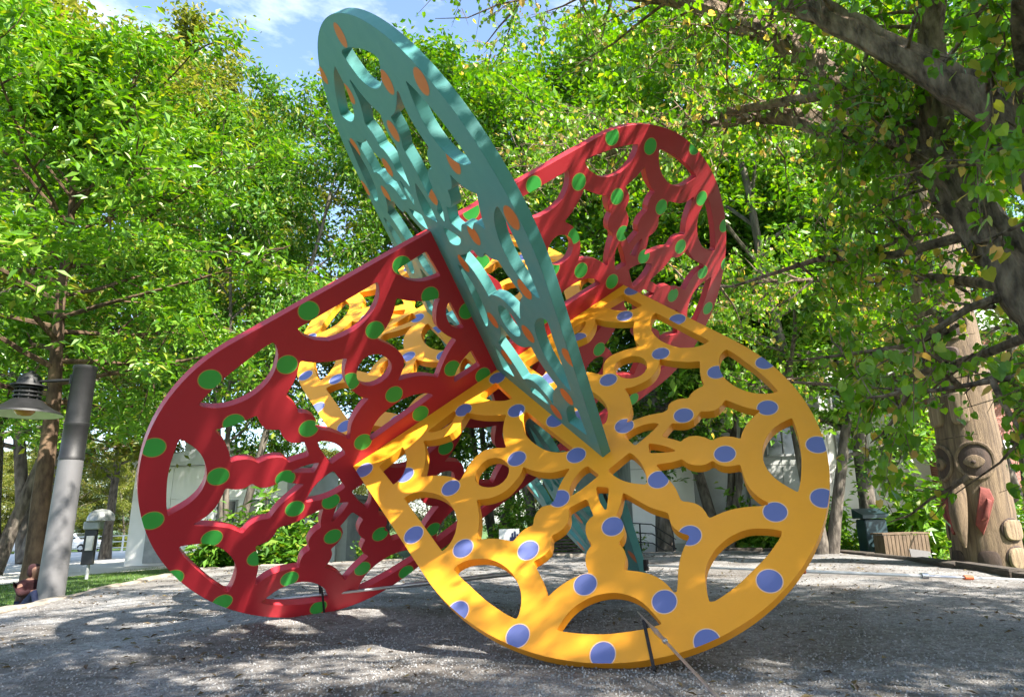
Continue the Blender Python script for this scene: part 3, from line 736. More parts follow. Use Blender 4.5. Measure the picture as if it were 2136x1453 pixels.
    o = link_mesh('crown', leaves_mesh('crown', rest, .072, 'heart', 'hang', M_LK, r_), t); o['kind'] = 'stuff'
    return len(L)
NK = build_katsura()

# --- bright tree at the left edge, its leaflets close enough to tell apart
def left_clear(P):
    return np.ones(len(P), bool)
w_, L_ = grow_tree(5, 10.5, .18, .33, 4.6, n_prim=38, n_sec=8, clumps=4, per=36, sig=.21, lean=(-.5, -.2), droop=.16, shape=1.05)
W_ = L_ + np.array([-9.0, 6.2, LOW])
k_ = (W_[:, 0] - CAM[0]) / (W_[:, 1] - CAM[1])
L_ = L_[~((W_[:, 1] < 6.0) & (k_ < -.68) & (W_[:, 2] < 4.05) | (W_[:, 2] < 2.0))]
tl = empty('ash_tree', (-9.0, 6.2, LOW), 0, 'brown trunked tree beside the lamp post with bright sunlit leaflets', 'tree')
link_mesh('trunk', w_.mesh('trunk', B_BROWN, smooth=True), tl)
_r5 = np.random.default_rng(55)
L_ = single_leaves(tl, L_, .21, 'slim', 'spread', M_LB, _r5)
o = link_mesh('crown', leaves_mesh('crown', L_, .21, 'slim', 'spread', M_LB, _r5), tl); o['kind'] = 'stuff'

# --- the trees behind: three kinds of crown shared by several trees, each tree an object of its own
KINDS = []
for sd_, H_, r0_, lo_, cr_, kw in ((11, 15.0, .20, .22, 4.6, {}), (12, 17.0, .24, .24, 5.2, {}), (13, 13.0, .15, .26, 3.8, dict(stems=3)), (14, 16.0, .22, .2, 5.0, dict(stems=2))):
    w_, L_ = grow_tree(sd_, H_, r0_, lo_, cr_, n_prim=40, n_sec=8, clumps=4, per=34, sig=.27, **kw)
    KINDS.append((w_.mesh('trunk', B_GREY, smooth=True), leaves_mesh('crown', L_, .22, 'oval', 'spread', M_LG, np.random.default_rng(sd_ + 50))))
def back_tree(k, loc, rz, sc, label, leafm=None, name='leafy_tree', group='trees behind the sculpture'):
    t = empty(name, loc, rz, label, 'tree', group); t.scale = (sc,) * 3
    link_mesh('trunk', KINDS[k][0], t)
    o = link_mesh('crown', KINDS[k][1], t); o['kind'] = 'stuff'
    if leafm is not None:
        o.material_slots[0].link = 'OBJECT'; o.material_slots[0].material = leafm
    return t
back_tree(2, (-9.35, 13.9, LOW), .6, 1.2, 'slender many stemmed green tree between the lamp post and the red plate').scale = (.82, .82, 1.25)
back_tree(0, (-17.0, 12.6, LOW), 2.1, 1.15, 'green tree behind the bright tree at the left edge', M_LB)
back_tree(1, (-3.6, 17.5, LOW), 4.0, 1.15, 'tall dark green tree straight behind the top of the teal plate')
back_tree(3, (-.3, 16.5, LOW), 1.2, 1.2, 'two stemmed green tree behind the middle of the sculpture')
back_tree(0, (3.35, 13.1, LOW), 5.2, 1.15, 'tree whose trunk stands beside the handrail behind the yellow plate', M_LB)
back_tree(2, (5.0, 13.2, LOW), 2.9, 1.2, 'slim tree whose stems stand before the grey wall behind the yellow plate')
back_tree(1, (8.8, 12.2, LOW), .9, 1.0, 'green tree behind the dark cabinet, left of the carved pole', M_LB)
back_tree(3, (12.6, 11.5, LOW), 3.3, 1.05, 'green tree to the right of the carved pole before the brick building')
back_tree(1, (2.2, 22.5, LOW), 2.2, 1.35, 'tall tree far behind the red plate')
back_tree(0, (-8.2, 26.0, LOW), 3.9, 1.55, 'tall pale tree behind the small grey block at left', M_LP)
back_tree(3, (-19.5, 17.5, LOW), 5.5, 1.4, 'pale yellow green tree high at the left edge', M_LP)
back_tree(0, (8.8, 22.5, LOW), 1.5, 1.3, 'tall tree behind the grey building at right')
back_tree(2, (-2.6, 25.0, LOW), .2, 1.5, 'pale tree seen through the gaps of the red plate', M_LP)
back_tree(3, (6.2, 8.9, LOW), 4.6, .85, 'green tree at the back right corner of the gravel', M_LB)
back_tree(1, (-24.0, 30.0, LOW), 2.7, 1.0, 'distant pale tree over the plaza at the left edge', M_LP)
for i, (x, y, s_, rz_, lm_, lab) in enumerate([(-13.5, 40, .62, .3, M_LP, 'far pale tree low behind the small grey block'), (-7.5, 38, .60, 1.9, M_LP, 'far pale tree seen low through the red plate'), (-2.2, 33, .62, 3.1, M_LB, 'far green tree low behind the white emblem board'), (2.6, 32, .60, 4.4, M_LB, 'far green tree low behind the slatted bench'), (-18.5, 41, .62, 5.3, M_LP, 'far pale tree beyond the white hall')]):
    back_tree((0, 3, 1, 0, 3)[i], (x, y, LOW - 2.0), rz_, s_, lab, lm_)
# two trees behind the viewer on the sunny side: they dapple the gravel
back_tree(3, (10.5, -9.5, LOW), 2.4, .80, 'green tree behind the viewer on the right')
back_tree(3, (-25.6, 27.0, LOW), 2.0, 1.95, 'tall pale tree high above the lamp post at left', M_LP)
back_tree(1, (-18.6, 29.5, LOW), 3.0, 1.5, 'tall green tree behind the left end of the white hall')
back_tree(0, (3.6, -9.9, LOW), .4, .74, 'green tree close behind the viewer')
back_tree(1, (8.6, -5.2, LOW), 2.9, .66, 'green tree behind the leaning tree on the viewer side')
back_tree(1, (1.2, -8.7, LOW), 5.2, .84, 'tall green tree right behind the viewer')
back_tree(2, (4.5, -13.5, LOW), 4.4, .95, 'green tree behind the viewer')
# the sunlit row beyond the railing
ROW = [(-63.5, 55, .72, 5.1), (-61, 60, .80, 2.2), (-58, 56, .74, 4.4), (-55.5, 61, .80, .9), (-53, 54, .68, .2), (-51, 60, .78, 3.3), (-48.5, 56, .74, 1.3), (-46.5, 61, .80, 4.9), (-44.5, 55, .70, 2.6), (-42, 60, .78, 5.7), (-40, 57, .76, 3.4)]
ORD = ['first', 'second', 'third', 'fourth', 'fifth', 'sixth', 'seventh', 'eighth', 'ninth', 'tenth', 'eleventh']
for i, (x, y, s_, rz_) in enumerate(ROW):
    back_tree((0, 3, 1)[i % 3], (x, y, LOW - 2.6), rz_, s_, ORD[i] + ' round pale tree from the left in the row beyond the railing', M_LP, 'row_tree', 'sunlit trees beyond the railing')
# ------------------------------------------------------------------ plain materials
M_BLACK = mat('black painted steel', (0.011, 0.011, 0.012), (0.006, 0.006, 0.007), 8, 0.55, 0.1, 60)
M_STEEL = mat('galvanised steel', (0.55, 0.55, 0.56), (0.38, 0.38, 0.39), 9, 0.38, 0.1, 50, metal=0.85)
M_WHITEMETAL = mat('white painted metal', (0.74, 0.74, 0.72), (0.62, 0.62, 0.60), 4, 0.5)
M_PALEROD = mat('pale rod', (0.66, 0.66, 0.66), (0.56, 0.56, 0.56), 6, 0.45)
M_ORANGE = mat('orange sleeve', (0.65, 0.14, 0.04), (0.5, 0.1, 0.03), 12, 0.5)
M_STRAP = mat('dark webbing', (0.03, 0.022, 0.024), (0.015, 0.012, 0.012), 40, 0.8, 0.3, 200)
M_RENDER = mat('white render', (0.78, 0.77, 0.74), (0.68, 0.67, 0.64), 1.1, 0.85, 0.08, 40)
M_CONC = mat('grey concrete', (0.36, 0.37, 0.35), (0.25, 0.26, 0.25), 1.3, 0.9, 0.25, 26)
M_CONCL = mat('pale grey concrete', (0.52, 0.52, 0.50), (0.40, 0.40, 0.39), 1.6, 0.9, 0.2, 26)
M_GLASS = mat('dark window glass', (0.03, 0.04, 0.045), (0.02, 0.025, 0.03), 2, 0.08, spec=0.8)
M_WOOD = mat('weathered fence wood', (0.21, 0.145, 0.095), (0.11, 0.075, 0.05), 5, 0.9, 0.5, 30, stretch=(4, 4, .6))
M_DKWOOD = mat('dark stained wood', (0.05, 0.03, 0.025), (0.025, 0.016, 0.014), 6, 0.7, 0.3, 40, stretch=(.6, 4, 4))
M_RUBBER = mat('tyre rubber', (0.02, 0.02, 0.02), None, 10, 0.8)

def child(mb, name, m, parent, smooth=False):
    """mesh given in world coordinates, hung under a thing whose only transform is its place"""
    l = parent.matrix_basis.translation if parent.parent is None else parent.parent.matrix_basis.translation
    mb.v = [(v[0] - l.x, v[1] - l.y, v[2] - l.z) for v in mb.v]
    return mb.build(name, m, parent, smooth)

# ------------------------------------------------------------------ tie-downs of the sculpture
def tie_rod(mb, a, b, r_): mb.tube([a, b], r_, 10)
def lerp3(a, b, t): return tuple(a[i] + (b[i] - a[i]) * t for i in range(3))
def band_round(name_plate, u0, v0, u1, v1, w, parent):
    """webbing wrapped round a plate's rim between two points of its face"""
    f = FRAMES[name_plate]; O, E1, E2, N = (Vector(f[k]) for k in ('o', 'e1', 'e2', 'n'))
    a = O + E1 * u0 + E2 * v0; b = O + E1 * u1 + E2 * v1
    d = (b - a).normalized(); sd_ = d.cross(N).normalized()
    mb = MB(); T = 0.006; th = 0.086
    c = (a + b) / 2 - N * 0.04; L = (b - a).length + 0.03
    for off, ln, tk, ax in ((N * (th / 2), L, T, 0), (-N * (th / 2), L, T, 0)):
        M = Matrix((d.to_tuple(), sd_.to_tuple(), N.to_tuple())).transposed().to_4x4()
        mb.box(c + off, (ln, w, tk), M=M)
    for e in (a, b):
        s_ = 1 if (e - (a + b) / 2).dot(d) > 0 else -1
        M = Matrix((d.to_tuple(), sd_.to_tuple(), N.to_tuple())).transposed().to_4x4()
        mb.box(e - N * 0.04 + d * (0.017 * s_), (T, w, th), M=M)
    return child(mb, 'strap', M_STRAP, parent)
GRP_T = 'tie-downs holding the plates to the ground'
# yellow plate
t1 = empty('tie_down', (1.18, -2.3, 0.12), 0, 'grey steel rod tied with black strap to the bottom rim of the yellow plate', 'tie-down', GRP_T)
A_, B_ = (1.085, -1.93, .245), (1.34, -3.35, .0)
mb = MB(); mb.tube([lerp3(A_, B_, -.16), lerp3(A_, B_, 0), lerp3(A_, B_, .1), lerp3(A_, B_, .1), lerp3(A_, B_, .2)], [.005, .006, .015, .013, .009], 10); mb.tube([lerp3(A_, B_, .2), lerp3(A_, B_, .55), B_], [.008, .008, .008], 10)
child(mb, 'rod', M_STEEL, t1, True)
mb = MB(); p_ = Vector(lerp3(A_, B_, .2)); M_ = (Vector(B_) - Vector(A_)).to_track_quat('Z', 'X').to_matrix().to_4x4()
mb.lathe([(.008, -.02), (.014, -.015), (.016, 0), (.014, .015), (.008, .02)], p_, 12, M_); child(mb, 'nut', M_STEEL, t1, True)
band_round('yellow', 1.735, -.430, 1.876, -.515, .020, t1)
# red plate
t2 = empty('tie_down', (-1.7, .4, 0.1), 0, 'grey steel rod strapped to the bottom rim of the red plate', 'tie-down', GRP_T)
A_, B_ = (-2.20, .30, .215), (.10, 1.06, .345)
mb = MB(); mb.tube([A_, lerp3(A_, B_, .45), lerp3(A_, B_, .5), lerp3(A_, B_, .52), B_], [.014, .014, .014, .024, .024], 10); child(mb, 'rod', M_STEEL, t2, True)
band_round('red', -1.545, -.655, -1.626, -.835, .018, t2)
# teal plate
t3 = empty('tie_down', (1.4, .36, 0.3), 0, 'long pale rod with turnbuckle from the teal plate to the right gravel edge', 'tie-down', GRP_T)
A_, B_ = (1.36, .33, .43), (5.85, 1.72, .06)
mb = MB(); mb.tube([A_, lerp3(A_, B_, .34)], .010, 8); mb.tube([lerp3(A_, B_, .36), lerp3(A_, B_, .68)], .016, 10); mb.tube([lerp3(A_, B_, .80), lerp3(A_, B_, .90), B_], [.013, .012, .010], 8)
child(mb, 'rod', M_PALEROD, t3, True)
mb = MB(); mb.tube([lerp3(A_, B_, .33), lerp3(A_, B_, .365)], .026, 10); child(mb, 'collar', M_ORANGE, t3, True)
mb = MB(); mb.tube([lerp3(A_, B_, .795), lerp3(A_, B_, .82)], .026, 10); child(mb, 'collar', M_ORANGE, t3, True)
mb = MB(); side = Vector((-.3, .95, .1)) * .032
for s_ in (-1, 1):
    q0, q1, q2, q3 = (Vector(lerp3(A_, B_, k)) for k in (.68, .71, .765, .80)); mb.tube([q0, q1 + side * s_, q2 + side * s_, q3], .009, 6)
mb.tube([lerp3(A_, B_, .672), lerp3(A_, B_, .69)], .032, 10)
child(mb, 'turnbuckle', M_STEEL, t3, True)
mb = MB(); f_ = FRAMES['teal']; mb.box((1.345, .36, .43), (.03, .04, .10), rz=.8); child(mb, 'strap', M_STRAP, t3)

o = MB().box((0, 0, 0), (.55, .32, .09), rz=.3, bev=.02).build('stone_slab', M_STONE); o.location = (.86, 10.3, .05)
tag(o, 'small pale flat slab lying on the gravel behind the teal plate', 'slab')

# ------------------------------------------------------------------ lamp post
LX, LY = -7.80, 5.05
lp = empty('lamp_post', (LX, LY, LOW), 0, 'round pale grey lamp post with black upper sleeve and hanging shade', 'lamp post')
M_POLE = mat('pale cast pole', (0.115, 0.113, 0.118), (0.098, 0.096, 0.10), 2, 0.6, 0.1, 60)
mb = MB().lathe([(.215, LOW), (.21, LOW + .12), (.195, LOW + .2), (.178, 2.12), (.0, 2.12)], (LX, LY, 0), 28); child(mb, 'pole', M_POLE, lp, True)
mb = MB().lathe([(.176, 2.1), (.186, 2.1), (.186, 2.16), (.179, 2.17), (.179, 2.66), (.187, 2.67), (.187, 2.72), (.178, 2.73), (.172, 3.66), (.18, 3.67), (.18, 3.73), (.0, 3.74)], (LX, LY, 0), 28); child(mb, 'sleeve', M_BLACK, lp, True)
HX, HY = -8.66, 4.95
mb = MB().tube([(LX - .1, LY, 3.50), (HX + .1, HY, 3.46)], .028, 10); mb.box((LX - .17, LY - .01, 3.5), (.06, .12, .16)); child(mb, 'arm', M_BLACK, lp, True)
mb = MB().lathe([(.0, 3.66), (.035, 3.655), (.045, 3.62), (.10, 3.60), (.155, 3.54), (.175, 3.45), (.18, 3.41), (.26, 3.40), (.265, 3.375), (.17, 3.372), (.0, 3.372)], (HX, HY, 0), 28); child(mb, 'lantern_cap', M_BLACK, lp, True)
cg = MB()
for z_ in (3.34, 3.27, 3.20): cg.lathe([(.165, z_ - .012), (.205, z_ - .012), (.205, z_ + .012), (.165, z_ + .012), (.165, z_ - .012)], (HX, HY, 0), 24, cap=False)
for k in range(8): cg.tube([(HX + .175 * math.cos(k * .785), HY + .175 * math.sin(k * .785), 3.14), (HX + .175 * math.cos(k * .785), HY + .175 * math.sin(k * .785), 3.375)], .011, 6)
cg.lathe([(.11, 3.13), (.11, 3.375)], (HX, HY, 0), 16)
child(cg, 'lantern_cage', M_BLACK, lp)
mb = MB().lathe([(.17, 3.15), (.21, 3.14), (.30, 3.06), (.42, 2.98), (.545, 2.92), (.56, 2.885), (.552, 2.885)], (HX, HY, 0), 36, cap=False); sh = child(mb, 'lamp_shade', M_BLACK, lp, True)
mb = MB().lathe([(.0, 3.125), (.16, 3.125), (.29, 3.04), (.41, 2.965), (.55, 2.888)], (HX, HY, 0), 36, cap=False); child(mb, 'shade_lining', M_WHITEMETAL, sh, True)
M_BULB = mat('amber glass', (0.55, 0.26, 0.10), (0.42, 0.18, 0.06), 4, 0.2)
mb = MB().lathe([(.0, 2.86), (.09, 2.875), (.145, 2.93), (.15, 2.99), (.10, 3.08), (.05, 3.12)], (HX, HY, 0), 20); child(mb, 'bulb', M_BULB, sh, True)

# ------------------------------------------------------------------ seated person by the lamp post
def skin_body(name, verts, edges, radii, m, parent, sub=2):
    me = bpy.data.meshes.new(name); me.from_pydata(verts, edges, []); me.materials.append(m)
    o = link_mesh(name, me, parent)
    md = o.modifiers.new('skin', 'SKIN')
    for sv, r_ in zip(me.skin_vertices[0].data, radii): sv.radius = (r_, r_) if not isinstance(r_, tuple) else r_
    me.skin_vertices[0].data[0].use_root = True
    md.use_smooth_shade = True
    ss = o.modifiers.new('sub', 'SUBSURF'); ss.levels = sub; ss.render_levels = sub
    return o
pr = empty('person', (-8.22, 5.15, LOW), R(-20), 'person in dark red hooded top and blue trousers sitting beside the lamp post', 'person')
M_SKIN = mat('skin', (0.30, 0.15, 0.10), None, 5, 0.6); M_TOP = mat('dark red cloth', (0.045, 0.008, 0.010), (0.025, 0.005, 0.007), 9, 0.9, 0.3, 60)
M_TROU = mat('blue cloth', (0.02, 0.028, 0.075), (0.012, 0.016, 0.045), 9, 0.9, 0.3, 60); M_SHOE = mat('dark shoe', (0.03, 0.03, 0.03), None, 5, 0.6)
# seat on the grass, knees drawn up towards +X (the viewer's right), hands held in front over the knees
bv = [(0, 0, .11), (0.01, 0, .24), (.02, 0, .40), (.03, 0, .52), (.05, 0, .60), (.075, 0, .66), (.08, 0, .73), (.085, 0, .79),
      (.02, .17, .50), (.13, .22, .36), (.30, .12, .40), (.02, -.17, .50), (.13, -.22, .36), (.30, -.12, .40),
      (.05, .09, .10), (.36, .13, .40), (.46, .12, .06), (.56, .13, .035), (.05, -.09, .10), (.36, -.13, .40), (.46, -.12, .06), (.56, -.13, .035), (.35, .09, .42), (.35, -.09, .42)]
be = [(0, 1), (1, 2), (2, 3), (3, 4), (4, 5), (5, 6), (6, 7), (3, 8), (8, 9), (9, 10), (10, 22), (3, 11), (11, 12), (12, 13), (13, 23), (0, 14), (14, 15), (15, 16), (16, 17), (0, 18), (18, 19), (19, 20), (20, 21)]
br = [.12, .12, .125, .10, .05, .075, .095, .07, .06, .045, .032, .06, .045, .032, .085, .06, .042, .035, .085, .06, .042, .035, .028, .028]
body = skin_body('body', bv, be, br, M_SKIN, pr)
cv = [(0, 0, .10), (.01, 0, .24), (.02, 0, .40), (.03, 0, .51), (.045, 0, .57), (.02, .17, .50), (.13, .22, .36), (.28, .13, .395), (.02, -.17, .50), (.13, -.22, .36), (.28, -.13, .395)]
skin_body('hooded_top', cv, [(0, 1), (1, 2), (2, 3), (3, 4), (3, 5), (5, 6), (6, 7), (3, 8), (8, 9), (9, 10)], [.15, .145, .15, .125, .085, .085, .062, .048, .085, .062, .048], M_TOP, pr)
skin_body('trousers', [(0, 0, .10), (.05, .09, .11), (.36, .13, .40), (.45, .12, .11), (.05, -.09, .11), (.36, -.13, .40), (.45, -.12, .11)], [(0, 1), (1, 2), (2, 3), (0, 4), (4, 5), (5, 6)], [.14, .105, .08, .06, .105, .08, .06], M_TROU, pr)
for s_ in (1, -1): skin_body('shoe', [(.44, .12 * s_, .045), (.52, .125 * s_, .04), (.60, .13 * s_, .035)], [(0, 1), (1, 2)], [.05, .048, .036], M_SHOE, pr, 1)
skin_body('hood', [(.0, 0, .60), (.03, 0, .68), (.035, 0, .765), (.055, 0, .82)], [(0, 1), (1, 2), (2, 3)], [.085, .105, .108, .075], M_TOP, pr)
fc = MB()
for s_ in (1, -1): fc.lathe([(0, -.008), (.009, 0), (0, .008)], (.160, .035 * s_, .735), 8)
fc.build('eyes', M_BLACK, pr)
MB().tube([(.155, 0, .735), (.182, 0, .705), (.165, 0, .695)], [.008, .013, .008], 6).build('nose', M_SKIN, pr, True)
MB().box((.36, 0, .46), (.012, .075, .14)).build('phone', M_BLACK, pr)

# ------------------------------------------------------------------ post with a domed hood on the lawn
px_, py_ = -13.55, 14.0
ip = empty('information_post', (px_, py_, LOW), 0, 'grey and black post with panel and domed hood on the lawn', 'post')
M_GREYMET = mat('grey painted metal', (0.30, 0.31, 0.31), (0.22, 0.23, 0.23), 5, 0.5)
child(MB().lathe([(.045, LOW), (.045, 1.0)], (px_, py_, 0), 12), 'post', M_GREYMET, ip, True)
child(MB().box((px_, py_ - .06, .52), (.36, .09, 1.02), bev=.015), 'panel', M_BLACK, ip)
child(MB().box((px_ + .03, py_ - .12, .62), (.22, .05, .42), bev=.01), 'face_plate', M_CONCL, ip)
child(MB().box((px_ + .02, py_ - .04, 1.13), (.48, .26, .24), bev=.03), 'head', M_GREYMET, ip)
child(MB().lathe([(.36, 1.26), (.35, 1.36), (.30, 1.48), (.20, 1.57), (0, 1.61)], (px_ + .18, py_, 0), 20), 'hood', mat('smoky plastic', (0.20, 0.21, 0.21), None, 3, 0.25, spec=.7), ip, True)

# ------------------------------------------------------------------ railing, cars, mast beyond the plaza
rl = empty('railing', (-38, 45, LOW), 0, 'long pale metal railing along the far side of the plaza', 'railing')
for i in range(19): child(MB().box((-55 + i * 2.0, 45, LOW + .58), (.09, .09, 1.16)), 'post', M_WHITEMETAL, rl)
for z_ in (.28, .72, 1.14): child(MB().box((-37, 45.0, LOW + z_), (36.6, .055, .06)), 'rail', M_WHITEMETAL, rl)
def car(loc, rz, c, label):
    r_ = empty('parked_car', loc, rz, label, 'car', 'cars parked beyond the railing')
    m = mat('car paint', c, tuple(x * .9 for x in c), 2, 0.25, spec=.6, coat=.6)
    prof = [(-2.15, .32), (2.15, .32), (2.2, .62), (2.05, .84), (1.1, .95), (.55, 1.44), (-1.1, 1.46), (-1.85, .98), (-2.2, .9), (-2.25, .55)]
    mb = MB().prism([(x, -.85, z) for x, z in prof], (0, 1.7, 0)); mb.v = [(x, y * (1 if z < 1.0 else .84), z) for x, y, z in mb.v]; mb.build('body', m, r_)
    for s_ in (-1, 1):
        MB().prism([(x, s_ * .80, z) for x, z in [(-1.62, .98), (.92, .98), (.46, 1.38), (-1.05, 1.40)]], (0, s_ * .035, 0)).build('window', M_GLASS, r_)
        for x in (-1.35, 1.35):
            w = MB().lathe([(.0, -.1), (.24, -.1), (.31, -.07), (.31, .07), (.24, .1), (0, .1)], (x, s_ * .80, .31), 16, Matrix.Rotation(R(90), 4, 'X')).build('wheel', M_RUBBER, r_, True)
            MB().lathe([(.0, -.11), (.17, -.105), (.17, .105), (0, .11)], (x, s_ * .80, .31), 12, Matrix.Rotation(R(90), 4, 'X')).build('rim', M_STEEL, w)
    MB().prism([(.62, -.62, 1.40), (1.12, -.70, 1.0), (1.12, .70, 1.0), (.62, .62, 1.40)], (.02, 0, .03)).build('windscreen', M_GLASS, r_)
    for s_ in (-1, 1): MB().box((2.16, s_ * .62, .70), (.08, .32, .13)).build('headlight', M_CONCL, r_)
    return r_
for i, (x, y, rz_, c, l) in enumerate([(-47.5, 48.6, .05, (.72, .72, .72), 'white car parked beyond the railing, left of the lamp post'), (-43.8, 48.4, 3.1, (.62, .64, .66), 'silver car parked beyond the railing between lamp post and hooded post'), (-39.6, 48.8, .0, (.75, .75, .74), 'white car parked beyond the railing right of the hooded post'), (-52.6, 48.3, .1, (.35, .40, .38), 'grey green car parked beyond the railing at the left edge')]): car((x, y, LOW - .03), rz_, c, l)
fp = empty('flag_mast', (-26.9, 34, LOW), 0, 'slender white mast with a furled white flag on the plaza', 'mast')
child(MB().tube([(-26.9, 34, LOW), (-26.75, 34, 2.9)], [.075, .045], 10), 'pole', M_WHITEMETAL, fp, True)
child(MB().tube([(-26.8, 33.93, 1.0), (-26.72, 33.93, 1.7), (-26.72, 33.93, 2.5), (-26.74, 33.95, 2.9)], [.05, .16, .12, .03], 7), 'flag', M_RENDER, fp, True)

# ------------------------------------------------------------------ buildings
def panels(host, x0, x1, y, z0, z1, nx, nz, m, gap=.018, t=.04, name='wall_panel'):
    w = (x1 - x0) / nx; h = (z1 - z0) / nz
    for i in range(nx):
        for k in range(nz):
            child(MB().box((x0 + (i + .5) * w, y - t / 2, z0 + (k + .5) * h), (w - gap, t, h - gap)), name, m, host)
def window(host, cx, y, cz, w, h, fm=None):
    fr_ = MB()
    for dx, dz, sw, sh_ in ((0, h / 2, w + .1, .06), (0, -h / 2, w + .1, .06), (-w / 2, 0, .06, h), (w / 2, 0, .06, h), (0, 0, .04, h)):
        fr_.box((cx + dx, y - .03, cz + dz), (sw, .07, sh_))
    f = child(fr_, 'window', fm or M_GREYMET, host)
    child(MB().box((cx, y - .012, cz), (w - .04, .012, h - .04)), 'pane', M_GLASS, f)
# white hall at left
hb = empty('white_hall', (-14.0, 24.0, LOW), 0, 'low white panelled building with a stepped roof behind the red plate', 'building')
child(MB().box((-13.95, 24.1, 1.55), (6.3, 6.0, 3.9)), 'wall', M_RENDER, hb)
panels(hb, -17.1, -10.8, 21.09, LOW, 3.45, 4, 3, M_RENDER)
child(MB().prism([(-17.2, 20.9, 3.52), (-10.7, 20.9, 3.52), (-10.7, 20.9, 3.72), (-13.6, 20.9, 4.35), (-17.2, 20.9, 3.72)], (0, 6.3, 0)), 'roof', mat('pale roof sheet', (0.60, 0.61, 0.62), (0.5, .51, .52), 2, .6), hb)
child(MB().box((-14.7, 22.2, 4.25), (1.4, 1.5, .8)), 'roof_box', M_CONCL, hb)
child(MB().box((-15.9, 20.98, .75), (.8, .12, 2.1)), 'door', M_GREYMET, hb)
for x in (-13.2, -11.9): window(hb, x, 21.05, 1.6, .8, .9)
# small grey block with dark doors
gb = empty('utility_block', (-8.8, 19.5, LOW), 0, 'small grey concrete block with dark doors seen under the red plate', 'building')
child(MB().box((-8.8, 20.0, .75), (2.6, 2.6, 2.3)), 'wall', M_CONC, gb)
for x in (-9.85, -8.9, -7.95): child(MB().box((x, 18.62, .78), (.22, .2, 2.36)), 'pier', M_CONCL, gb)
for x in (-9.4, -8.4): child(MB().box((x, 18.69, .55), (.62, .06, 1.7)), 'door', M_BLACK, gb)
child(MB().box((-8.8, 20.0, 1.98), (2.9, 2.9, .16)), 'roof', M_CONC, gb)
# grey building behind the yellow plate
rb = empty('grey_building', (5.6, 17.4, LOW), 0, 'grey concrete building with a white end and louvred vent behind the yellow plate', 'building')
child(MB().box((5.65, 17.4, 2.1), (6.1, 5.8, 5.0)), 'wall', M_CONC, rb)
panels(rb, 2.6, 4.55, 14.49, LOW + .5, 4.6, 1, 2, M_RENDER); panels(rb, 4.55, 8.7, 14.49, LOW + .5, 4.6, 3, 2, M_CONC)
child(MB().box((5.65, 14.42, LOW + .25), (6.2, .16, .5)), 'plinth', M_CONCL, rb)
child(MB().box((6.28, 14.40, 2.0), (.14, .12, 4.6)), 'downpipe', M_GREYMET, rb)
vt = child(MB().box((6.35, 14.43, .22), (.86, .05, .62)), 'vent', M_CONCL, rb)
for k in range(5): child(MB().box((6.35, 14.385, -.02 + k * .115), (.76, .05, .07), M=Matrix.Rotation(R(32), 4, 'X')), 'louvre', M_BLACK, vt)
child(MB().box((5.65, 17.4, 4.72), (6.4, 6.1, .24)), 'roof', M_CONC, rb)
for x in (3.6, 7.4): window(rb, x, 14.44, 3.1, 1.0, .9)
# bright white building further right
wb = empty('white_building', (12.4, 21.5, LOW), 0, 'tall bright white building with dark windows behind the carved pole', 'building')
child(MB().box((13.2, 21.5, 4.0), (9.0, 7.0, 8.8)), 'wall', M_RENDER, wb)
panels(wb, 8.7, 17.7, 17.99, LOW, 8.4, 6, 6, M_RENDER)
for i in range(6):
    for k in range(3): window(wb, 9.4 + i * 1.5, 17.93, 3.2 + k * 1.9, .8, .95)
child(MB().box((13.2, 21.5, 8.5), (9.3, 7.3, .25)), 'roof', M_CONCL, wb)
# brick building at the right edge
def brick_mat():
    m, t, b, o = new_mat('red brick'); c = t.nodes.new('ShaderNodeTexCoord'); mp_ = nd(t, 'ShaderNodeMapping'); mp_.inputs['Rotation'].default_value = (R(90), 0, 0)
    br_ = t.nodes.new('ShaderNodeTexBrick'); br_.inputs['Scale'].default_value = 4.2
    br_.inputs['Color1'].default_value = (.30, .10, .07, 1); br_.inputs['Color2'].default_value = (.22, .075, .055, 1); br_.inputs['Mortar'].default_value = (.33, .27, .23, 1)
    t.links.new(c.outputs['Object'], mp_.inputs[0]); t.links.new(mp_.outputs[0], br_.inputs[0]); t.links.new(br_.outputs[0], b.inputs['Base Color']); b.inputs['Roughness'].default_value = .9
    return m
bb = empty('brick_building', (17.0, 17.0, LOW), 0, 'red brick building with a white band and white base at the right edge', 'building')
child(MB().box((17.0, 17.0, 3.6), (6.4, 6.0, 5.4)), 'wall', brick_mat(), bb)
child(MB().box((17.0, 17.0, .24), (6.5, 6.1, 1.28)), 'base', M_RENDER, bb)
child(MB().box((17.0, 13.96, 2.75), (6.45, .10, .24)), 'band', M_RENDER, bb)
child(MB().box((17.0, 17.0, 6.4), (6.7, 6.3, .22)), 'roof', M_CONCL, bb)
for x in (15.2, 17.0, 18.8): window(bb, x, 13.99, 4.3, 1.0, 1.3)
# notice board at the right edge: lines of small print too far away to read
nb = empty('notice_board', (11.6, 10.2, LOW), 0, 'white notice board with small grey print at the right edge below the brick wall', 'sign')
child(MB().box((11.6, 10.2, .12), (1.0, .05, 1.16)), 'board', M_WHITEMETAL, nb)
for k, (w_, z_) in enumerate([(.72, .46), (.60, .38), (.68, .30), (.55, .06), (.66, -.02), (.44, -.10)]): child(MB().box((11.5 + w_ * .02, 10.172, z_), (w_, .004, .018)), 'print_line', M_GREYMET, nb)
for x in (11.2, 12.0): child(MB().box((x, 10.26, 0), (.06, .06, .8)), 'leg', M_GREYMET, nb)

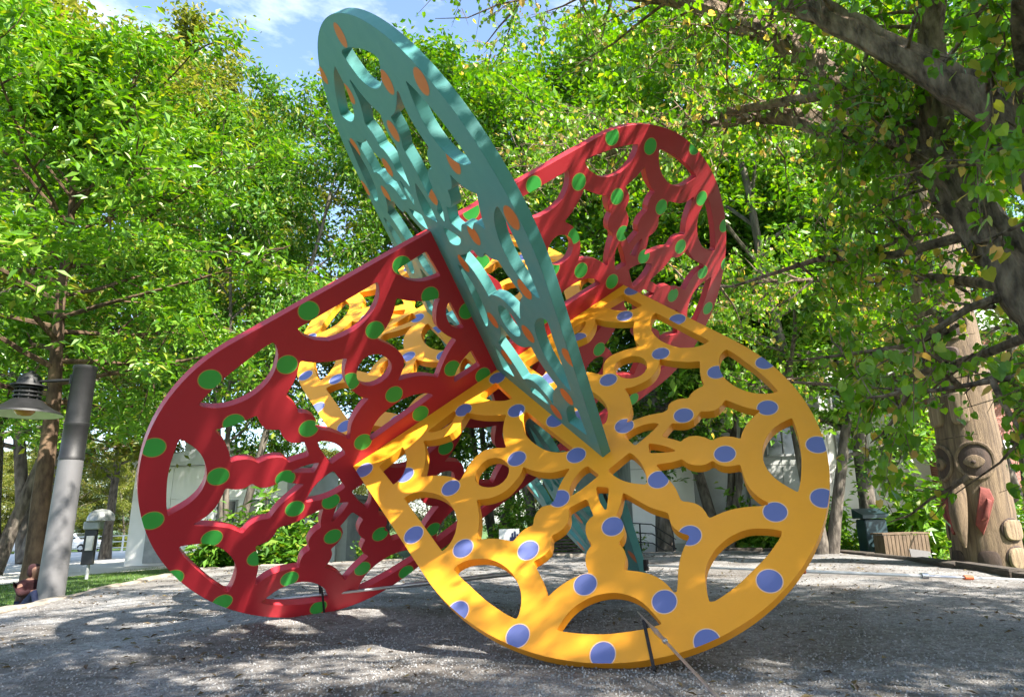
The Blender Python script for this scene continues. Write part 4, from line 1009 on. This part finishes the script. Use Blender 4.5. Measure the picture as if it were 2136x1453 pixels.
# ------------------------------------------------------------------ small things beyond the gravel
sg = empty('sign_board', (-.78, 12.75, LOW), 0, 'white board with a dark blue emblem beside a grey box behind the gravel', 'sign')
child(MB().box((-1.02, 12.75, .46), (.56, .04, .46)), 'board', M_WHITEMETAL, sg)
M_NAVY = mat('navy print', (0.02, 0.03, 0.12), None, 4, .6)
for bx in ((-.90, .36, .20, .22), (-.93, .52, .05, .12), (-.86, .54, .05, .16), (-.79, .50, .05, .10), (-1.06, .30, .12, .10)): child(MB().box((bx[0], 12.727, bx[1]), (bx[2], .006, bx[3])), 'emblem', M_NAVY, sg)
for x in (-1.24, -.8): child(MB().box((x, 12.79, .05), (.05, .05, .9)), 'leg', M_GREYMET, sg)
o = MB().box((0, 0, 0), (.6, .5, 1.0), bev=.03).build('grey_box', M_CONCL); o.location = (-.42, 12.95, .1); tag(o, 'plain grey box standing right of the white emblem board', 'box')
bn = empty('slatted_bench', (.58, 12.6, LOW), 0, 'dark slatted wooden bench seen from behind the teal plate foot', 'bench')
for k in range(6): child(MB().box((.58, 12.55 + .015 * k, .02 + k * .085), (.84, .03, .058), bev=.006), 'slat', M_DKWOOD, bn)
for k in range(3): child(MB().box((.58, 12.70 + .13 * k, -.02), (.84, .10, .03)), 'slat', M_DKWOOD, bn)
for x in (.2, .96): child(MB().tube([(x, 13.0, LOW), (x, 12.98, -.05), (x, 12.60, -.05), (x, 12.66, .5)], .02, 6), 'frame', M_BLACK, bn); child(MB().tube([(x, 12.6, LOW), (x, 12.6, -.05)], .02, 6), 'leg', M_BLACK, bn)
hr = empty('handrail', (3.1, 12.7, LOW), 0, 'black pipe handrail of the steps behind the yellow plate', 'handrail')
for x, zt in ((2.62, .74), (3.06, .62), (3.52, .34)): child(MB().tube([(x, 12.7, LOW), (x, 12.7, zt)], .022, 8), 'post', M_BLACK, hr, True)
for dz in (0, -.25, -.5): child(MB().tube([(2.3, 12.7, .76 + dz), (2.95, 12.7, .70 + dz), (3.6, 12.7, .28 + dz)], .016, 8), 'rail', M_BLACK, hr, True)
bx = empty('green_cabinet', (7.72, 9.75, LOW), 0, 'dark blue green metal cabinet behind the slatted wooden bin', 'cabinet')
M_DGREEN = mat('dark blue green metal', (0.02, 0.05, 0.06), (0.012, 0.03, 0.04), 4, .45)
child(MB().box((7.72, 9.75, .15), (.5, .5, 1.1), bev=.02), 'body', M_DGREEN, bx); child(MB().prism([(7.42, 9.45, .72), (7.42, 9.45, .80), (7.42, 10.05, .95), (7.42, 10.05, .72)], (.6, 0, 0)), 'lid', M_DGREEN, bx)
wbn = empty('wooden_bin', (7.97, 9.0, LOW), 0, 'brown wooden bin of upright slats left of the carved pole', 'bin')
for k in range(12): child(MB().box((7.52 + k * .082, 8.72, -.02 + .01 * math.sin(k * 2.1)), (.068, .025, .76)), 'slat', M_WOOD, wbn)
for k in range(6): child(MB().box((7.50, 8.78 + k * .082, -.02), (.025, .068, .76)), 'slat', M_WOOD, wbn)
child(MB().box((7.97, 9.0, .385), (1.02, .6, .035)), 'top_board', M_WOOD, wbn)
o = MB().box((0, 0, 0), (.42, .04, .34), M=Matrix.Rotation(R(-38), 4, 'X') @ Matrix.Rotation(R(12), 4, 'Y')).build('dark_panel', M_BLACK); o.location = (8.1, 8.45, -.10)
tag(o, 'small dark panel leaning in front of the wooden bin', 'panel')

# ------------------------------------------------------------------ carved wooden pole
TX, TY = 7.42, 5.0
M_CEDAR = mat('weathered cedar', (0.235, 0.165, 0.10), (0.085, 0.057, 0.036), 3.2, .9, 1.0, 22, stretch=(6, 6, .35), detail=8)
M_CEDARL = mat('sunlit carved cedar', (0.34, 0.25, 0.155), (0.16, 0.11, 0.068), 4.2, .9, .9, 26, stretch=(6, 6, .4), detail=8)  # raised carvings: the sunlight on them is put into this paler colour
M_CDARK = mat('dark stained cedar', (0.07, 0.042, 0.03), (0.035, 0.022, 0.017), 4, .8, .4, 30, stretch=(4, 4, .7))
M_CRED = mat('faded red paint', (0.24, 0.05, 0.038), (0.15, 0.035, 0.028), 8, .8, .3, 40)
tp = empty('carved_pole', (TX, TY, LOW), 0, 'tall weathered carved wooden pole with eyes and a red mouthed beak', 'carved pole')
def rad_at(z): return .50 - .012 * (z + .4)
FACE = math.atan2(CAM[1] - TY, CAM[0] - TX) - R(30)
def cyl(a, z, out=0.0):
    """point on the pole: a in metres round the front, z height, out beyond the surface"""
    r_ = rad_at(z) + out; th = FACE + a / rad_at(z)
    return Vector((TX + r_ * math.cos(th), TY + r_ * math.sin(th), z))
pm = MB(); prof = []
for i in range(40):
    z = LOW + i * .2; r_ = rad_at(z) * (1 + (.035 if i % 9 in (0, 1) else 0) - (.03 if i % 9 == 5 else 0)); prof.append((r_, z))
pm.lathe(prof + [(0, LOW + 39 * .2 + .05)], (TX, TY, 0), 36); child(pm, 'shaft', M_CEDAR, tp, True)
def relief(poly, out0, out1, name, m, host=None):
    """a carved shape wrapped on the pole: outline in (a, z), standing from out0 to out1"""
    n = len(poly); mb = MB()
    ca = sum(p[0] for p in poly) / n; cz = sum(p[1] for p in poly) / n
    rings = []
    for k, o_ in ((1.0, out0), (1.0, out1 * .6), (.90, out1), (.5, out1 * 1.15)):
        rings.append([cyl(ca + (a - ca) * k, cz + (z - cz) * k, o_) for a, z in poly])
    vs = [v for r_ in rings for v in r_] + [cyl(ca, cz, out1 * 1.2)]; fs = []
    for i in range(len(rings) - 1):
        for j in range(n): fs.append((i * n + j, i * n + (j + 1) % n, (i + 1) * n + (j + 1) % n, (i + 1) * n + j))
    for j in range(n): fs.append(((len(rings) - 1) * n + j, (len(rings) - 1) * n + (j + 1) % n, len(vs) - 1))
    mb.add(vs, fs); return child(mb, name, m, host or tp, True)
def ell(ca, cz, ra, rz_, n=18, p=2.0):
    return [(ca + ra * math.copysign(abs(math.cos(t)) ** (2 / p), math.cos(t)), cz + rz_ * math.copysign(abs(math.sin(t)) ** (2 / p), math.sin(t))) for t in np.linspace(0, 2 * math.pi, n, endpoint=False)]
def rrect(a0, z0, a1, z1, p=5): return ell((a0 + a1) / 2, (z0 + z1) / 2, abs(a1 - a0) / 2, abs(z1 - z0) / 2, 20, p)
def ring(ca, cz, ra, rz_, w, out, name, m):
    mb = MB(); th = np.linspace(0, 2 * math.pi, 25)
    mb.tube([cyl(ca + ra * math.cos(t), cz + rz_ * math.sin(t), out) for t in th], w, 8, cap=False); return child(mb, name, m, tp, True)
# lower figure: eyes in dark sockets, long beak with a red mouth, folded claws below
for s_ in (-1, 1):
    relief(ell(s_ * .30, 1.62, .25, .27), -.02, .018, 'eye_socket', M_CDARK)
    relief(ell(s_ * .28, 1.60, .15, .11, 16, 1.6), 0, .055, 'eye', M_CEDAR)
    relief(ell(s_ * .27, 1.59, .035, .035), .02, .075, 'pupil', M_CDARK)
    ring(s_ * .30, 1.62, .27, .29, .035, .01, 'eye_rim', M_CEDAR)
    relief(rrect(s_ * .07, 2.22, s_ * .33, 2.75), -.01, .075, 'tooth', M_CEDARL); relief(rrect(s_ * .07, 2.80, s_ * .31, 3.25), -.01, .055, 'tooth', M_CEDARL)
    relief([(s_ * .16, .62), (s_ * .30, 1.20), (s_ * .42, 1.16), (s_ * .46, 1.0), (s_ * .34, .68), (s_ * .24, .46)], -.01, .045, 'mouth', M_CRED)
    relief([(s_ * .24, .66), (s_ * .36, 1.02), (s_ * .41, .98), (s_ * .33, .70)], .03, .085, 'tongue', M_CRED)
    for zc in (.10, .52): relief(rrect(s_ * .52, zc - .16, s_ * .88, zc + .16, 3.2), -.01, .055, 'claw', M_CEDARL); ring(s_ * .70, zc, .19, .17, .022, .0, 'claw_groove', M_CDARK)
    relief(rrect(s_ * .10, -.36, s_ * .42, .22, 4), -.02, .02, 'leg', M_CDARK)
bk = MB()
for i, (zc, out, hw) in enumerate([(1.28, .02, .10), (1.15, .20, .17), (.98, .34, .19), (.78, .42, .17), (.58, .40, .12), (.42, .30, .06)]):
    pass
secs = [(1.36, .00, .08, .04), (1.22, .14, .15, .16), (1.02, .26, .17, .22), (.80, .32, .16, .24), (.56, .31, .12, .20), (.36, .24, .06, .12), (.27, .16, .02, .05)]
vs = []; fs = []
for zc, out, hw, dp in secs:
    c_ = cyl(0, zc, out * .72 - dp * .42); f_ = Vector((math.cos(FACE), math.sin(FACE), 0)); sd_ = Vector((-math.sin(FACE), math.cos(FACE), 0))
    vs += [c_ + sd_ * (hw * .8 * math.cos(t)) + f_ * (dp * .6 * math.sin(t)) for t in np.linspace(0, 2 * math.pi, 14, endpoint=False)]
for i in range(len(secs) - 1):
    for j in range(14): fs.append((i * 14 + j, i * 14 + (j + 1) % 14, (i + 1) * 14 + (j + 1) % 14, (i + 1) * 14 + j))
fs += [tuple(range(14))[::-1], tuple(range((len(secs) - 1) * 14, len(secs) * 14))]
child(MB().add(vs, fs), 'beak', M_CEDAR, tp, True)
# middle and upper figures
for z0, k in ((3.9, 1.0), (5.7, .95)):
    for s_ in (-1, 1):
        relief(ell(s_ * .29, z0, .23, .21), -.02, .018, 'eye_socket', M_CDARK); relief(ell(s_ * .27, z0 - .01, .13, .085, 16, 1.6), 0, .055, 'eye', M_CEDAR); relief(ell(s_ * .26, z0 - .01, .03, .03), .02, .07, 'pupil', M_CDARK)
        ring(s_ * .29, z0, .25, .23, .032, .01, 'eye_rim', M_CEDAR)
        relief([(s_ * .05, z0 + .34), (s_ * .30, z0 + .42), (s_ * .52, z0 + .28), (s_ * .56, z0 + .12), (s_ * .40, z0 + .26), (s_ * .08, z0 + .24)], -.01, .06, 'brow', M_CEDARL)
        relief(rrect(s_ * .05, z0 + .55, s_ * .40, z0 + 1.0), -.01, .06, 'forehead', M_CEDARL)
    relief(rrect(-.34, z0 - .62, .34, z0 - .36, 3), -.01, .06, 'lip', M_CDARK); relief(rrect(-.28, z0 - .53, .28, z0 - .45, 3), .03, .075, 'mouth', M_CDARK)
    relief([(-.09, z0 - .30), (-.13, z0 - .2), (-.06, z0 + .22), (.06, z0 + .22), (.13, z0 - .2), (.09, z0 - .30)], -.01, .14, 'nose', M_CEDAR)

# ------------------------------------------------------------------ shrubs
def shrub_meshes(seed, nl, rad, h, kind, size, lm, nst=7):
    r_ = np.random.default_rng(seed); wood = MB(); L = []
    for i in range(nst * 3):
        az = r_.uniform(0, 6.28); e = r_.uniform(.25, 1.0)
        tip = np.array([math.cos(az) * rad * r_.uniform(.2, 1), math.sin(az) * rad * r_.uniform(.2, 1), h * e])
        s = wob((tip[0] * .15, tip[1] * .15, 0), tip, 5, .03, r_); wood.tube(s, [.018, .014, .010, .007, .004], 5, cap=False)
        n_ = int(nl / (nst * 3) * r_.uniform(.6, 1.4))
        f = .35 + .65 * r_.random(n_)[:, None]
        L.append(np.array([[np.interp(x, np.linspace(0, 1, 5), s[:, k]) for k in range(3)] for x in f[:, 0]]) + r_.normal(0, .13 * max(rad, .5), (n_, 3)))
    return wood.mesh('stem', B_BROWN, True), leaves_mesh('foliage', np.abs(np.concatenate(L) * (1, 1, 1)) * np.sign(np.concatenate(L) + (0, 0, 9)), size, kind, 'spread', lm, r_)
SH = [shrub_meshes(71, 2600, .9, 1.5, 'oval', .16, M_LG), shrub_meshes(72, 2400, .8, 2.4, 'slim', .20, M_LB), shrub_meshes(73, 1100, .5, .6, 'oval', .11, M_LG), shrub_meshes(74, 2600, 1.0, 1.7, 'slim', .26, M_LG)]
def shrub(k, loc, rz, sc, label, lm=None, name='shrub'):
    t = empty(name, loc, rz, label, 'shrub', 'shrubs round the gravel bed'); t.scale = (sc,) * 3
    link_mesh('stem', SH[k][0], t); o = link_mesh('foliage', SH[k][1], t)
    if lm: o.material_slots[0].link = 'OBJECT'; o.material_slots[0].material = lm
    return t
shrub(3, (-8.9, 12.4, LOW), .3, 1.05, 'long leaved shrub before the white hall, left of the small grey block')
shrub(3, (-7.3, 12.2, LOW), 2.0, 1.25, 'tall long leaved shrub before the small grey block')
shrub(0, (-4.9, 13.6, LOW), 1.0, .8, 'dark low bush behind the gravel, left of the white emblem board')
shrub(0, (-3.2, 14.6, LOW), 4.0, 1.0, 'dark rounded bush behind the gravel under the red plate')
shrub(1, (-1.2, 14.6, LOW), .5, 1.0, 'bright upright shrub behind the white emblem board', M_LB)
shrub(1, (.3, 14.8, LOW), 2.4, 1.1, 'tall bright shrub behind the slatted bench', M_LB)
shrub(1, (1.5, 13.6, LOW), 4.1, .75, 'bright shrub between slatted bench and handrail', M_LB)
shrub(0, (2.2, 13.0, LOW), 1.9, .75, 'dark leafy bush left of the handrail')
shrub(2, (4.4, 12.6, LOW), .2, 1.0, 'low bush at the foot of the grey wall behind the yellow plate')
shrub(2, (6.9, 11.4, LOW), 3.2, 1.0, 'low bush at the corner of the timber edging')
shrub(3, (7.25, 10.9, LOW), 4.2, .85, 'pale leaved shrub left of the dark cabinet', M_LB)
shrub(2, (8.25, 7.6, LOW), 1.2, .85, 'low plant between the wooden bin and the carved pole')
shrub(2, (7.6, 6.3, LOW), 2.2, .75, 'low plant at the back of the carved pole')
shrub(3, (5.9, 13.4, LOW), .9, 1.1, 'long leaved shrub against the grey wall, left of the vent', M_LB)
shrub(0, (7.6, 13.2, LOW), 3.6, 1.15, 'leafy bush against the grey wall behind the dark cabinet')
shrub(3, (9.3, 10.6, LOW), 5.0, 1.2, 'tall long leaved shrub between dark cabinet and carved pole', M_LB)
shrub(0, (10.3, 8.4, LOW), 2.9, 1.0, 'bush to the right of the carved pole')
# distant wooded hill
hx = np.linspace(-520, 160, 60); hy = np.linspace(420, 560, 12)
HX_, HY_ = np.meshgrid(hx, hy, indexing='ij')
HZ = 34 * np.exp(-((HX_ + 300) / 120) ** 2) + 14 * np.sin(HX_ * .02) + 3 * np.sin(HX_ * .13) + 2 * np.sin(HX_ * .37 + HY_ * .1)
HZ = (HZ + 10) * np.sin(np.clip((HY_ - 420) / 140, 0, 1) * math.pi) - 2
hi = np.arange(HX_.size).reshape(HX_.shape)
hq = np.stack([hi[:-1, :-1], hi[1:, :-1], hi[1:, 1:], hi[:-1, 1:]], -1).reshape(-1, 4)
tag(link_mesh('hill', np_mesh('hill', np.stack([HX_.ravel(), HY_.ravel(), HZ.ravel()], 1), hq, mat('far woodland', (0.10, 0.15, 0.09), (0.05, 0.09, 0.06), .2, .95), smooth=True)), kind='structure')
